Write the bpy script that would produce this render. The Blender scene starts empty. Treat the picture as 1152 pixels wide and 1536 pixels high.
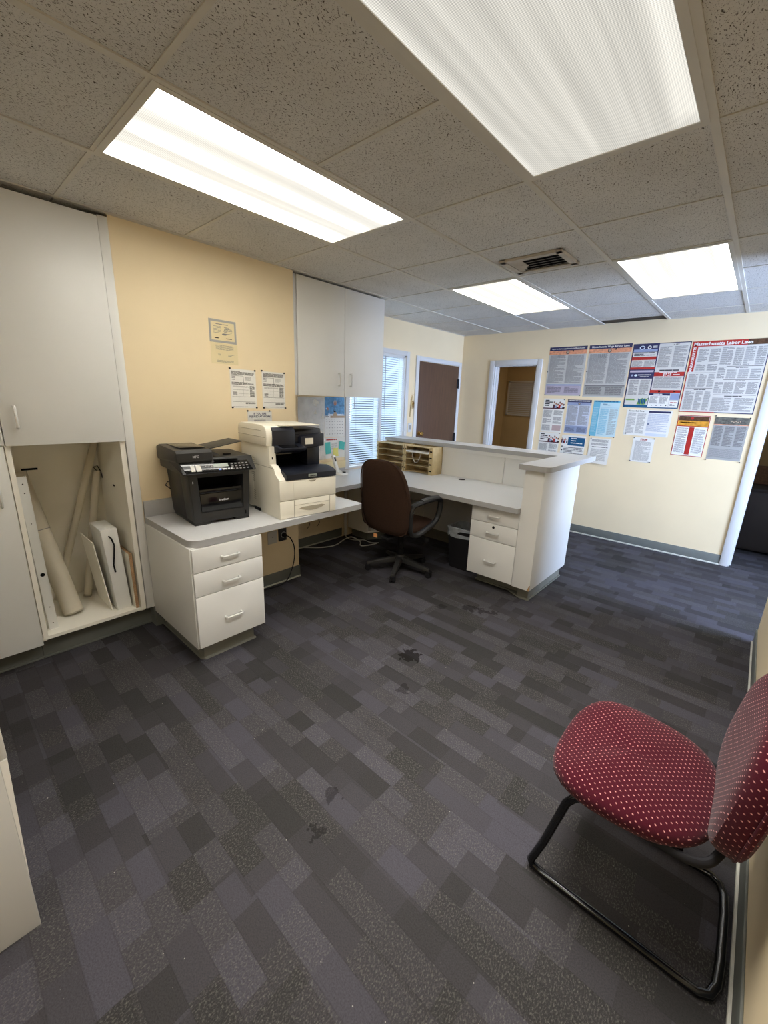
import bpy, bmesh, math, random
from mathutils import Vector, Matrix
random.seed(7)
S = bpy.context.scene
C = S.collection
PI = math.pi
R = math.radians

# ------------------------------------------------------------------ camera
cam_d = bpy.data.cameras.new('camera')
cam = bpy.data.objects.new('camera', cam_d)
C.objects.link(cam)
S.camera = cam
cam_d.sensor_fit = 'HORIZONTAL'
cam_d.sensor_width = 36.0
cam_d.lens = 617.58 / 1152 * 36.0
cam_d.clip_start = 0.02
YAW, PITCH, ROLL = 0.724970, -0.266172, 0.035650
_f = Vector((-math.sin(YAW) * math.cos(PITCH), math.cos(YAW) * math.cos(PITCH), math.sin(PITCH)))
_r = Vector((math.cos(YAW), math.sin(YAW), 0))
_u = _r.cross(_f)
_r2 = _r * math.cos(ROLL) + _u * math.sin(ROLL)
_u2 = -_r * math.sin(ROLL) + _u * math.cos(ROLL)
_m = Matrix((_r2, _u2, -_f)).transposed().to_4x4()
_m.translation = Vector((0, 0, 1.52))
cam.matrix_world = _m

# ------------------------------------------------------------------ world, lights, exposure
W = bpy.data.worlds.new('daylight')
S.world = W
W.use_nodes = True
_bg = W.node_tree.nodes['Background']
_bg.inputs[0].default_value = (0.74, 0.86, 1.0, 1)
_bg.inputs[1].default_value = 9.5
S.view_settings.view_transform = 'Standard'
S.view_settings.look = 'None'
S.view_settings.exposure = 0.34
S.view_settings.gamma = 1.0
S.view_settings.use_curve_mapping = False
S.cycles.max_bounces = 10
S.cycles.diffuse_bounces = 6
S.cycles.sample_clamp_indirect = 6.0

LAMP_POWER = 21.5        # one 2x4 ft fluorescent troffer
LENS_POWER = 16.5         # glow of the bright lenses
CE, XA, YB, XL, XR = 2.405, -3.31, 5.28, -2.76, 0.255   # ceiling, alcove wall, back wall, left wall, right wall


def lamp(name, x, y, z, sx, sy, power, col, spread, rot=(0, 0, 0)):
    l = bpy.data.lights.new(name, 'AREA')
    l.shape = 'RECTANGLE'
    l.size, l.size_y = sx, sy
    l.energy = power
    l.color = col
    l.spread = R(spread)
    o = bpy.data.objects.new(name, l)
    o.location = (x, y, z)
    o.rotation_euler = rot
    C.objects.link(o)
    return o


# daylight entering by the big window in the waiting area, to the right of the picture
lamp('waiting_area_daylight', 2.52, 3.6, 1.5, 1.3, 1.7, 215, (0.48, 0.64, 1.0), 170, (0, R(90), 0))

GX = [-0.305 - 0.61 * k for k in range(-6, 6)]
GY = [0.63 + 0.6125 * k for k in range(-5, 9)]
TROFFERS = [(-1.8275, 1.2425), (-0.61, 1.2425), (-1.8275, 3.6925), (-0.61, 3.6925), (-0.61, -1.2075)]  # last fixture is unseen, added behind the viewer to brighten cabinets and drawers

# ------------------------------------------------------------------ materials


def lin(c):
    return tuple(((v / 255) / 12.92 if v / 255 <= 0.04045 else ((v / 255 + 0.055) / 1.055) ** 2.4) for v in c)


class N:
    """small wrapper around a material node tree"""

    def __init__(s, name, rough=0.5, spec=0.5, color=None, metal=0.0):
        s.m = bpy.data.materials.new(name)
        s.m.use_nodes = True
        s.t = s.m.node_tree
        s.b = s.t.nodes['Principled BSDF']
        s.b.inputs['Roughness'].default_value = rough
        s.b.inputs['Specular IOR Level'].default_value = spec
        s.b.inputs['Metallic'].default_value = metal
        if color:
            s.b.inputs['Base Color'].default_value = (*color, 1)

    def n(s, typ, **kw):
        x = s.t.nodes.new(typ)
        for k, v in kw.items():
            if k.startswith('i_'):
                k = k[2:]
                k = int(k) if k.isdigit() else k.replace('_', ' ')
                if hasattr(v, 'node'):
                    s.t.links.new(v, x.inputs[k])
                else:
                    x.inputs[k].default_value = v
            else:
                setattr(x, k, v)
        return x

    def math(s, op, a, b=0.0, c=None):
        kw = dict(operation=op, i_0=a, i_1=b)
        if c is not None:
            kw['i_2'] = c
        return s.n('ShaderNodeMath', **kw).outputs[0]

    def ramp(s, fac, stops, interp='LINEAR'):
        x = s.n('ShaderNodeValToRGB', i_0=fac)
        x.color_ramp.interpolation = interp
        e = x.color_ramp.elements
        while len(e) < len(stops):
            e.new(0.5)
        for el, (p, c) in zip(e, stops):
            el.position = p
            el.color = (*c, 1)
        return x.outputs[0]

    def mix(s, fac, a, b, mode='MIX'):
        x = s.n('ShaderNodeMix', data_type='RGBA', blend_type=mode)
        for k, v in ((0, fac), (6, a), (7, b)):
            if hasattr(v, 'node'):
                s.t.links.new(v, x.inputs[k])
            elif k == 0:
                x.inputs[0].default_value = v
            else:
                x.inputs[k].default_value = (*v, 1)
        return x.outputs[2]

    def base(s, out):
        s.t.links.new(out, s.b.inputs['Base Color'])

    def bump(s, h, strength=0.3, dist=0.002):
        x = s.n('ShaderNodeBump', i_Height=h, i_Strength=strength, i_Distance=dist)
        s.t.links.new(x.outputs[0], s.b.inputs['Normal'])

    def obj(s):
        return s.n('ShaderNodeTexCoord').outputs['Object']

    def xyz(s, v):
        x = s.n('ShaderNodeSeparateXYZ', i_0=v)
        return x.outputs[0], x.outputs[1], x.outputs[2]

    def noise(s, v, scale, detail=2, rough=0.5):
        return s.n('ShaderNodeTexNoise', i_Vector=v, i_Scale=scale, i_Detail=detail, i_Roughness=rough).outputs[0]


def plain(name, srgb, rough=0.5, spec=0.5, metal=0.0, var=0.04, vscale=6.0, bump=0.0, bscale=200.0, coat=0.0):
    a = N(name, rough, spec, None, metal)
    v = a.obj()
    c = lin(srgb)
    nz = a.noise(v, vscale, 3)
    a.base(a.ramp(nz, [(0.3, tuple(x * (1 - var) for x in c)), (0.7, tuple(min(1, x * (1 + var)) for x in c))]))
    if bump:
        a.bump(a.noise(v, bscale, 2), bump, 0.001)
    if coat:
        a.b.inputs['Coat Weight'].default_value = coat
    return a.m


M = {}
M['wall'] = plain('wall_paint', (231, 212, 176), 0.6, 0.3, var=0.02, vscale=3, bump=0.12, bscale=260)
M['white'] = plain('white_laminate', (222, 221, 217), 0.42, 0.4, var=0.012, vscale=4)
M['white_in'] = plain('white_melamine', (240, 236, 224), 0.5, 0.4, var=0.02, vscale=5)
M['trimw'] = plain('white_trim_paint', (208, 208, 208), 0.4, 0.4, var=0.02)
M['counter'] = None
M['cove'] = plain('grey_rubber_cove', (104, 106, 100), 0.55, 0.4, var=0.06, vscale=8)
M['toe'] = plain('toe_kick_strip', (120, 119, 110), 0.6, 0.3, var=0.06)
M['edge_line'] = plain('carpet_edge_strip', (190, 188, 176), 0.6, 0.3, var=0.08, vscale=20)
M['steel'] = plain('brushed_nickel', (224, 224, 220), 0.35, 0.5, 0.55, var=0.05, vscale=60)
M['black'] = plain('black_plastic', (30, 30, 31), 0.45, 0.5, var=0.08, bump=0.15, bscale=700)
M['black_soft'] = plain('charcoal_plastic', (44, 43, 42), 0.5, 0.5, var=0.08, bump=0.15, bscale=700)
M['black_gloss'] = plain('gloss_black_plastic', (14, 14, 16), 0.12, 0.5, var=0.05)
M['navy'] = plain('dark_navy_plastic', (26, 29, 40), 0.33, 0.5, var=0.06)
M['void'] = plain('dark_recess', (9, 9, 9), 0.8, 0.1, var=0.1)
M['cream'] = plain('cream_plastic', (238, 233, 217), 0.38, 0.4, var=0.015)
M['cream_d'] = plain('cream_plastic_recess', (168, 160, 140), 0.5, 0.4, var=0.03)
M['edge_white'] = plain('bright_white_edge_band', (246, 244, 238), 0.4, 0.4, var=0.01)
M['paper'] = plain('white_paper', (226, 224, 218), 0.7, 0.2, var=0.02)
M['paper_y'] = plain('aged_paper', (222, 206, 164), 0.7, 0.2, var=0.03)
M['paper_g'] = plain('grey_paper', (190, 188, 182), 0.7, 0.2, var=0.03)
M['paper_gl'] = plain('laminated_paper', (206, 203, 196), 0.16, 0.5, var=0.03)
M['ink'] = plain('grey_ink', (128, 126, 126), 0.7, 0.2, var=0.03)
M['ink_d'] = plain('dark_ink', (62, 60, 62), 0.7, 0.2, var=0.03)
M['ink_b'] = plain('black_ink', (28, 27, 30), 0.7, 0.2, var=0.03)
M['p_navy'] = plain('print_navy', (44, 46, 84), 0.35, 0.4, var=0.05)
M['p_red'] = plain('print_red', (170, 42, 38), 0.35, 0.4, var=0.05)
M['p_orange'] = plain('print_orange', (216, 148, 112), 0.4, 0.4, var=0.25, vscale=40)
M['p_lilac'] = plain('print_lilac', (178, 168, 182), 0.5, 0.3, var=0.05)
M['p_blue'] = plain('print_blue_grey', (142, 154, 184), 0.5, 0.3, var=0.06)
M['p_cyan'] = plain('print_cyan', (108, 176, 200), 0.45, 0.3, var=0.05)
M['p_pale'] = plain('print_pale_cyan', (190, 214, 220), 0.5, 0.3, var=0.04)
M['p_pale_b'] = plain('print_pale_blue', (200, 206, 220), 0.5, 0.3, var=0.04)
M['p_teal'] = plain('print_teal', (24, 84, 124), 0.45, 0.3, var=0.06)
M['p_gold'] = plain('print_gold', (206, 146, 54), 0.4, 0.3, var=0.3, vscale=30)
M['p_brown'] = plain('print_brown', (84, 58, 40), 0.4, 0.3, var=0.4, vscale=50)
M['p_green'] = plain('print_green', (110, 150, 74), 0.45, 0.3, var=0.2, vscale=30)
M['p_grey'] = plain('print_mid_grey', (162, 160, 156), 0.5, 0.3, var=0.04)
M['p_photo'] = plain('print_grey_photo', (96, 94, 86), 0.5, 0.3, var=0.5, vscale=36)
M['p_maroon'] = plain('print_maroon', (80, 40, 48), 0.5, 0.3, var=0.1)
M['p_pink'] = plain('print_dusty_pink', (188, 164, 160), 0.5, 0.3, var=0.05)
M['p_skin'] = plain('print_skin', (176, 126, 104), 0.5, 0.3, var=0.2, vscale=60)
M['p_water'] = plain('print_water', (96, 146, 186), 0.4, 0.3, var=0.45, vscale=24)
M['p_foam'] = plain('print_foam', (206, 216, 226), 0.4, 0.3, var=0.2, vscale=40)
M['p_sand'] = plain('print_sand', (178, 156, 132), 0.5, 0.3, var=0.08)
M['note_t'] = plain('teal_note_paper', (92, 186, 178), 0.7, 0.2, var=0.04)
M['note_y'] = plain('yellow_note_paper', (226, 218, 128), 0.7, 0.2, var=0.04)
M['door'] = None
M['wood'] = plain('pale_plywood', (196, 174, 130), 0.6, 0.3, var=0.12, vscale=14)
M['chip'] = plain('raw_chipboard', (170, 138, 104), 0.9, 0.1, var=0.25, vscale=160, bump=0.4)
M['card'] = plain('pale_board', (204, 196, 178), 0.8, 0.2, var=0.05)
M['brass'] = plain('polished_brass', (206, 172, 104), 0.22, 0.5, 1.0, var=0.05)
M['white_pl'] = plain('white_plastic', (226, 226, 222), 0.35, 0.45, var=0.02)
M['grey_pl'] = plain('grey_plastic', (150, 150, 146), 0.5, 0.4, var=0.04)
M['cable_w'] = plain('white_cable', (206, 204, 196), 0.5, 0.4, var=0.03)
M['orange'] = plain('orange_tag_paper', (226, 160, 104), 0.6, 0.3, var=0.05)
M['red_pl'] = plain('dark_red_plastic', (112, 36, 36), 0.4, 0.4, var=0.1)
M['dark_wood_and_shade'] = plain('dark_wood_and_ceiling_shade', (40, 34, 30), 0.6, 0.3, var=0.1)  # cabinet wood, also the painted darkness above the ceiling tiles
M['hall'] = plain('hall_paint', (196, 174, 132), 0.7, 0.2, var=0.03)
M['tbar'] = plain('ceiling_runner_paint', (206, 202, 192), 0.5, 0.3, var=0.04, vscale=5)
M['frame_m'] = plain('troffer_frame_paint', (206, 202, 192), 0.45, 0.4, var=0.03)
M['vent'] = plain('vent_paint', (184, 176, 164), 0.5, 0.3, var=0.12, vscale=10)
M['bag'] = plain('pale_bin_liner', (168, 174, 180), 0.3, 0.4, var=0.2, vscale=30)
M['lcd'] = plain('lcd_grey', (150, 158, 150), 0.2, 0.5, var=0.03)
M['btn'] = plain('pale_button_print', (196, 196, 200), 0.5, 0.3, var=0.03)
M['lblue'] = plain('blue_button', (120, 150, 226), 0.4, 0.3, var=0.05)


def mk_counter():
    a = N('grey_speckled_laminate', 0.38, 0.45)
    v = a.obj()
    c1, c2 = lin((208, 208, 208)), lin((194, 194, 194))
    a.base(a.ramp(a.noise(v, 420, 2), [(0.38, c2), (0.6, c1)]))
    return a.m


M['counter'] = mk_counter()
M['counter_e'] = plain('grey_laminate_edge', (170, 170, 170), 0.4, 0.4, var=0.02, vscale=30)


def mk_door():
    a = N('brown_door_skin', 0.5, 0.4)
    v = a.obj()
    st = a.n('ShaderNodeMapping', i_Vector=v, i_Scale=(30, 30, 1.5)).outputs[0]
    a.base(a.ramp(a.noise(st, 3, 4), [(0.3, lin((80, 58, 44))), (0.7, lin((96, 70, 53)))]))
    return a.m


M['door'] = mk_door()


def mk_tile():
    a = N('fissured_acoustic_tile', 0.9, 0.1)
    v = a.n('ShaderNodeNewGeometry').outputs['Position']
    wob = a.n('ShaderNodeTexNoise', i_Vector=v, i_Scale=28.0, i_Detail=1.0).outputs['Color']
    v2 = a.n('ShaderNodeVectorMath', operation='MULTIPLY_ADD', i_0=wob, i_1=(0.03, 0.03, 0), i_2=v).outputs[0]
    sk = a.n('ShaderNodeMapping', i_Vector=v2, i_Rotation=(0, 0, 0.6), i_Scale=(1.0, 0.42, 0.0)).outputs[0]
    n1 = a.noise(sk, 235, 2, 0.55)
    n2 = a.noise(v2, 420, 1)
    n3 = a.noise(v, 11, 1)
    th = a.math('ADD', n1, a.math('MULTIPLY', a.math('SUBTRACT', n3, 0.5), 0.06))
    pit = a.n('ShaderNodeMapRange', i_0=th, i_1=0.345, i_2=0.40, i_3=1.0, i_4=0.0).outputs[0]
    pin = a.n('ShaderNodeMapRange', i_0=n2, i_1=0.29, i_2=0.33, i_3=0.8, i_4=0.0).outputs[0]
    h = a.math('MAXIMUM', pit, pin)
    col = a.ramp(a.noise(v, 2.2, 2), [(0.3, lin((206, 204, 200))), (0.7, lin((218, 216, 212)))])
    a.base(a.mix(h, col, lin((92, 84, 72))))
    a.bump(a.math('SUBTRACT', 1.0, h), 0.6, 0.003)
    return a.m


M['tile'] = mk_tile()


def mk_lens(name, power, streaks, gain):
    """prismatic sheet lit by tubes: bands of glow with dimmer streaks between the tubes, small prism cells"""
    a = N(name, 0.3, 0.3, (0.06, 0.06, 0.055))
    v = a.obj()
    x, y, z = a.xyz(v)
    wob = a.math('MULTIPLY', a.math('SUBTRACT', a.noise(a.n('ShaderNodeMapping', i_Vector=v, i_Scale=(3, 2.0, 1)).outputs[0], 1.0, 1), 0.5), 0.03)
    xw = a.math('ADD', x, wob)
    band = None
    for c_, w_ in streaks:
        d = a.math('DIVIDE', a.math('SUBTRACT', xw, c_), w_)
        q = a.math('SUBTRACT', 1.0, a.math('EXPONENT', a.math('MULTIPLY', a.math('MULTIPLY', d, d), -1.0)))
        band = q if band is None else a.math('MULTIPLY', band, q)
    soft = a.noise(a.n('ShaderNodeMapping', i_Vector=v, i_Scale=(24, 0.8, 1)).outputs[0], 1.0, 2)
    cx = a.math('SINE', a.math('MULTIPLY', a.math('ADD', x, y), 2 * PI / 0.0115))
    cy = a.math('SINE', a.math('MULTIPLY', a.math('SUBTRACT', x, y), 2 * PI / 0.0115))
    pr = a.math('MULTIPLY', a.math('MULTIPLY', cx, cy), 0.20)
    ye = a.n('ShaderNodeMapRange', i_0=a.math('ABSOLUTE', y), i_1=0.50, i_2=0.575, i_3=1.0, i_4=0.15).outputs[0]
    st = a.math('ADD', a.math('ADD', pr, gain), a.math('MULTIPLY', a.math('SUBTRACT', soft, 0.5), 0.35))
    st = a.math('ADD', st, a.math('MULTIPLY', a.math('POWER', band, 5.0), a.math('MULTIPLY', ye, power)))
    a.t.links.new(st, a.b.inputs['Emission Strength'])
    a.b.inputs['Emission Color'].default_value = (1.0, 0.965, 0.875, 1)
    return a.m


M['lens'] = mk_lens('prismatic_lens_glow', LENS_POWER * 1.25, ((-0.095, 0.06), (0.095, 0.06)), 0.70)
M['lens_far'] = mk_lens('prismatic_lens_far_glow', LENS_POWER * 0.85, ((-0.16, 0.04), (-0.05, 0.04), (0.06, 0.04), (0.17, 0.04)), 0.80)
M['lens_dim'] = mk_lens('prismatic_lens_dim_glow', 0.20, ((-0.2, 0.04), (-0.08, 0.04), (0.04, 0.04), (0.16, 0.04)), 0.50)


def mk_carpet():
    a = N('patterned_grey_carpet', 0.95, 0.05)
    v = a.n('ShaderNodeNewGeometry').outputs['Position']
    x, y, z = a.xyz(v)

    def layer(rw, ln, seed):
        row = a.math('FLOOR', a.math('DIVIDE', a.math('ADD', y, 10.0 + seed), rw))
        rn = a.n('ShaderNodeTexWhiteNoise', noise_dimensions='1D', i_W=a.math('ADD', row, seed)).outputs
        L = a.math('MULTIPLY_ADD', rn[0], ln, ln * 0.7)
        cell = a.math('FLOOR', a.math('DIVIDE', a.math('ADD', a.math('ADD', x, 20.0), a.math('MULTIPLY', rn[0], 7.3)), L))
        cv = a.n('ShaderNodeCombineXYZ', i_0=cell, i_1=row, i_2=seed).outputs[0]
        wn = a.n('ShaderNodeTexWhiteNoise', noise_dimensions='3D', i_Vector=cv)
        fr = a.math('FRACT', a.math('DIVIDE', a.math('ADD', y, 10.0 + seed), rw))
        return wn.outputs[0], wn.outputs[1], fr

    a1, c1, fr = layer(0.083, 0.16, 0.0)
    a2, c2, _ = layer(0.166, 0.34, 3.0)
    r1, g1, b1 = a.xyz(c1)
    tone = a.math('MULTIPLY_ADD', a2, 0.42, a.math('MULTIPLY', a1, 0.58))
    dark, mid, lite = lin((55, 54, 54)), lin((69, 67, 71)), lin((79, 77, 85))
    col = a.ramp(tone, [(0.20, dark), (0.36, lin((61, 59, 61))), (0.52, mid), (0.80, lite)])
    big = a.noise(v, 0.9, 2)
    col = a.mix(a.math('MULTIPLY', big, 0.25), col, lin((73, 69, 66)))
    # yarn: some blocks are cut pile, others loop pile with pale flecks
    f1 = a.noise(v, 230, 2, 0.7)
    f2 = a.noise(a.n('ShaderNodeMapping', i_Vector=v, i_Rotation=(0, 0, 0.5), i_Scale=(1, 0.5, 1)).outputs[0], 230, 2, 0.7)
    loop = a.math('GREATER_THAN', g1, 0.55)
    fl = a.n('ShaderNodeMapRange', i_0=f2, i_1=0.50, i_2=0.72, i_3=0.0, i_4=0.7).outputs[0]
    col = a.mix(a.math('MULTIPLY', fl, loop), col, lin((112, 109, 104)))
    col = a.mix(a.math('MULTIPLY', a.math('SUBTRACT', 0.62, f1), 1.1), col, lin((26, 25, 26)))
    # thin gap between the rows
    gap = a.math('LESS_THAN', a.math('ABSOLUTE', a.math('SUBTRACT', fr, 0.5)), 0.478)
    col = a.mix(a.math('MULTIPLY', a.math('SUBTRACT', 1.0, gap), 0.18), col, lin((34, 33, 33)))
    # trodden stains
    wob = a.math('MULTIPLY', a.math('SUBTRACT', a.noise(v, 26, 3), 0.5), 0.16)

    def spot(px, py, rad, amt):
        d = a.n('ShaderNodeVectorMath', operation='DISTANCE', i_0=v, i_1=(px, py, 0)).outputs['Value']
        return a.math('MULTIPLY', a.math('LESS_THAN', a.math('ADD', d, wob), rad), amt)

    stain = spot(-1.332, 1.794, 0.062, 0.85)
    for q in ((-1.168, 1.529, 0.035, 0.5), (-1.385, 2.598, 0.05, 0.6), (-1.30, 2.62, 0.035, 0.6), (-1.22, 2.66, 0.03, 0.6),
              (-1.55, 2.45, 0.035, 0.45), (-0.98, 0.84, 0.03, 0.5), (-0.9, 0.72, 0.025, 0.55)):
        stain = a.math('MAXIMUM', stain, spot(*q))
    col = a.mix(stain, col, lin((27, 24, 23)))
    crumbs = a.math('GREATER_THAN', a.noise(v, 110, 0), 0.89)
    col = a.mix(crumbs, col, lin((150, 146, 138)))
    a.base(col)
    a.bump(a.math('ADD', f1, a.math('MULTIPLY', a.math('MULTIPLY', f2, loop), 1.5)), 0.6, 0.004)
    return a.m


M['carpet'] = mk_carpet()


def mk_dots(name):
    """maroon weave with a staggered grid of pale dots, laid on by the cloth's facing"""
    a = N(name, 0.92, 0.1)
    tc = a.n('ShaderNodeTexCoord').outputs
    v = tc['Object']
    px, py, pz = a.xyz(v)
    nx, ny, nz_ = (a.math('ABSOLUTE', q) for q in a.xyz(tc['Normal']))
    up_ = a.math('GREATER_THAN', nz_, 0.62)
    side = a.math('MULTIPLY', a.math('SUBTRACT', 1.0, up_), a.math('GREATER_THAN', ny, nx))
    front = a.math('SUBTRACT', a.math('SUBTRACT', 1.0, up_), side)
    s = 0.0205

    def pick(t, sd, f):
        return a.math('DIVIDE', a.math('ADD', a.math('MULTIPLY', up_, t), a.math('ADD', a.math('MULTIPLY', side, sd), a.math('MULTIPLY', front, f))), s)

    U, V2 = pick(px, px, py), pick(py, pz, pz)

    def lat(o):
        u = a.math('SUBTRACT', a.math('FRACT', a.math('ADD', U, o + 50)), 0.5)
        w = a.math('SUBTRACT', a.math('FRACT', a.math('ADD', V2, o + 50)), 0.5)
        u2 = a.math('ADD', u, a.math('MULTIPLY', w, 0.5))
        return a.math('ADD', a.math('MULTIPLY', u2, u2), a.math('MULTIPLY', a.math('MULTIPLY', w, w), 1.3))

    d = a.math('MINIMUM', lat(0.0), lat(0.5))
    nz = a.noise(v, 700, 2)
    dot = a.n('ShaderNodeMapRange', i_0=d, i_1=0.006, i_2=0.015, i_3=1.0, i_4=0.0).outputs[0]
    dot = a.math('MULTIPLY', dot, a.n('ShaderNodeMapRange', i_0=a.noise(v, 60, 1), i_1=0.3, i_2=0.6, i_3=0.55, i_4=1.0).outputs[0])
    base = a.mix(nz, lin((50, 7, 20)), lin((76, 17, 31)))
    a.base(a.mix(dot, base, lin((204, 140, 136))))
    a.bump(a.math('ADD', nz, dot), 0.4, 0.0015)
    a.b.inputs['Sheen Weight'].default_value = 0.1
    return a.m


M['dots_seat'] = M['dots_back'] = mk_dots('maroon_dotted_cloth')


def mk_brown_cloth():
    a = N('brown_tweed_cloth', 0.95, 0.1)
    v = a.obj()
    nz = a.noise(v, 420, 2, 0.7)
    a.base(a.ramp(nz, [(0.3, lin((38, 27, 22))), (0.7, lin((76, 56, 45)))]))
    a.bump(nz, 0.5, 0.002)
    return a.m


M['brown'] = mk_brown_cloth()


def mk_blind():
    a = N('white_blind_slat', 0.5, 0.3, lin((226, 230, 234)))
    out = a.t.nodes['Material Output']
    tr = a.n('ShaderNodeBsdfTranslucent', i_0=(0.80, 0.86, 0.92, 1))
    mx = a.n('ShaderNodeMixShader', i_0=0.35)
    a.t.links.new(a.b.outputs[0], mx.inputs[1])
    a.t.links.new(tr.outputs[0], mx.inputs[2])
    a.t.links.new(mx.outputs[0], out.inputs[0])
    return a.m


M['blind'] = mk_blind()


def mk_glass(name, tint, gl):
    a = N(name)
    out = a.t.nodes['Material Output']
    tr = a.n('ShaderNodeBsdfTransparent', i_0=(*tint, 1))
    g = a.n('ShaderNodeBsdfGlossy', i_1=0.03)
    fr = a.n('ShaderNodeFresnel', i_0=1.45)
    mx = a.n('ShaderNodeMixShader', i_0=a.math('MULTIPLY', fr.outputs[0], gl))
    a.t.links.new(tr.outputs[0], mx.inputs[1])
    a.t.links.new(g.outputs[0], mx.inputs[2])
    a.t.links.new(mx.outputs[0], out.inputs[0])
    return a.m


M['glass'] = mk_glass('window_glass', (0.94, 0.98, 1.0), 1.0)


def mk_film():
    a = N('clear_plastic_film', 0.4, 0.3, (0.93, 0.95, 0.97))
    out = a.t.nodes['Material Output']
    v = a.obj()
    tr = a.n('ShaderNodeBsdfTransparent', i_0=(0.95, 0.97, 1.0, 1))
    fac = a.n('ShaderNodeMapRange', i_0=a.noise(v, 9, 3), i_1=0.3, i_2=0.7, i_3=0.22, i_4=0.34).outputs[0]
    mx = a.n('ShaderNodeMixShader', i_0=fac)
    a.t.links.new(tr.outputs[0], mx.inputs[1])
    a.t.links.new(a.b.outputs[0], mx.inputs[2])
    a.t.links.new(mx.outputs[0], out.inputs[0])
    return a.m


M['film'] = mk_film()

# ------------------------------------------------------------------ mesh builder


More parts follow.
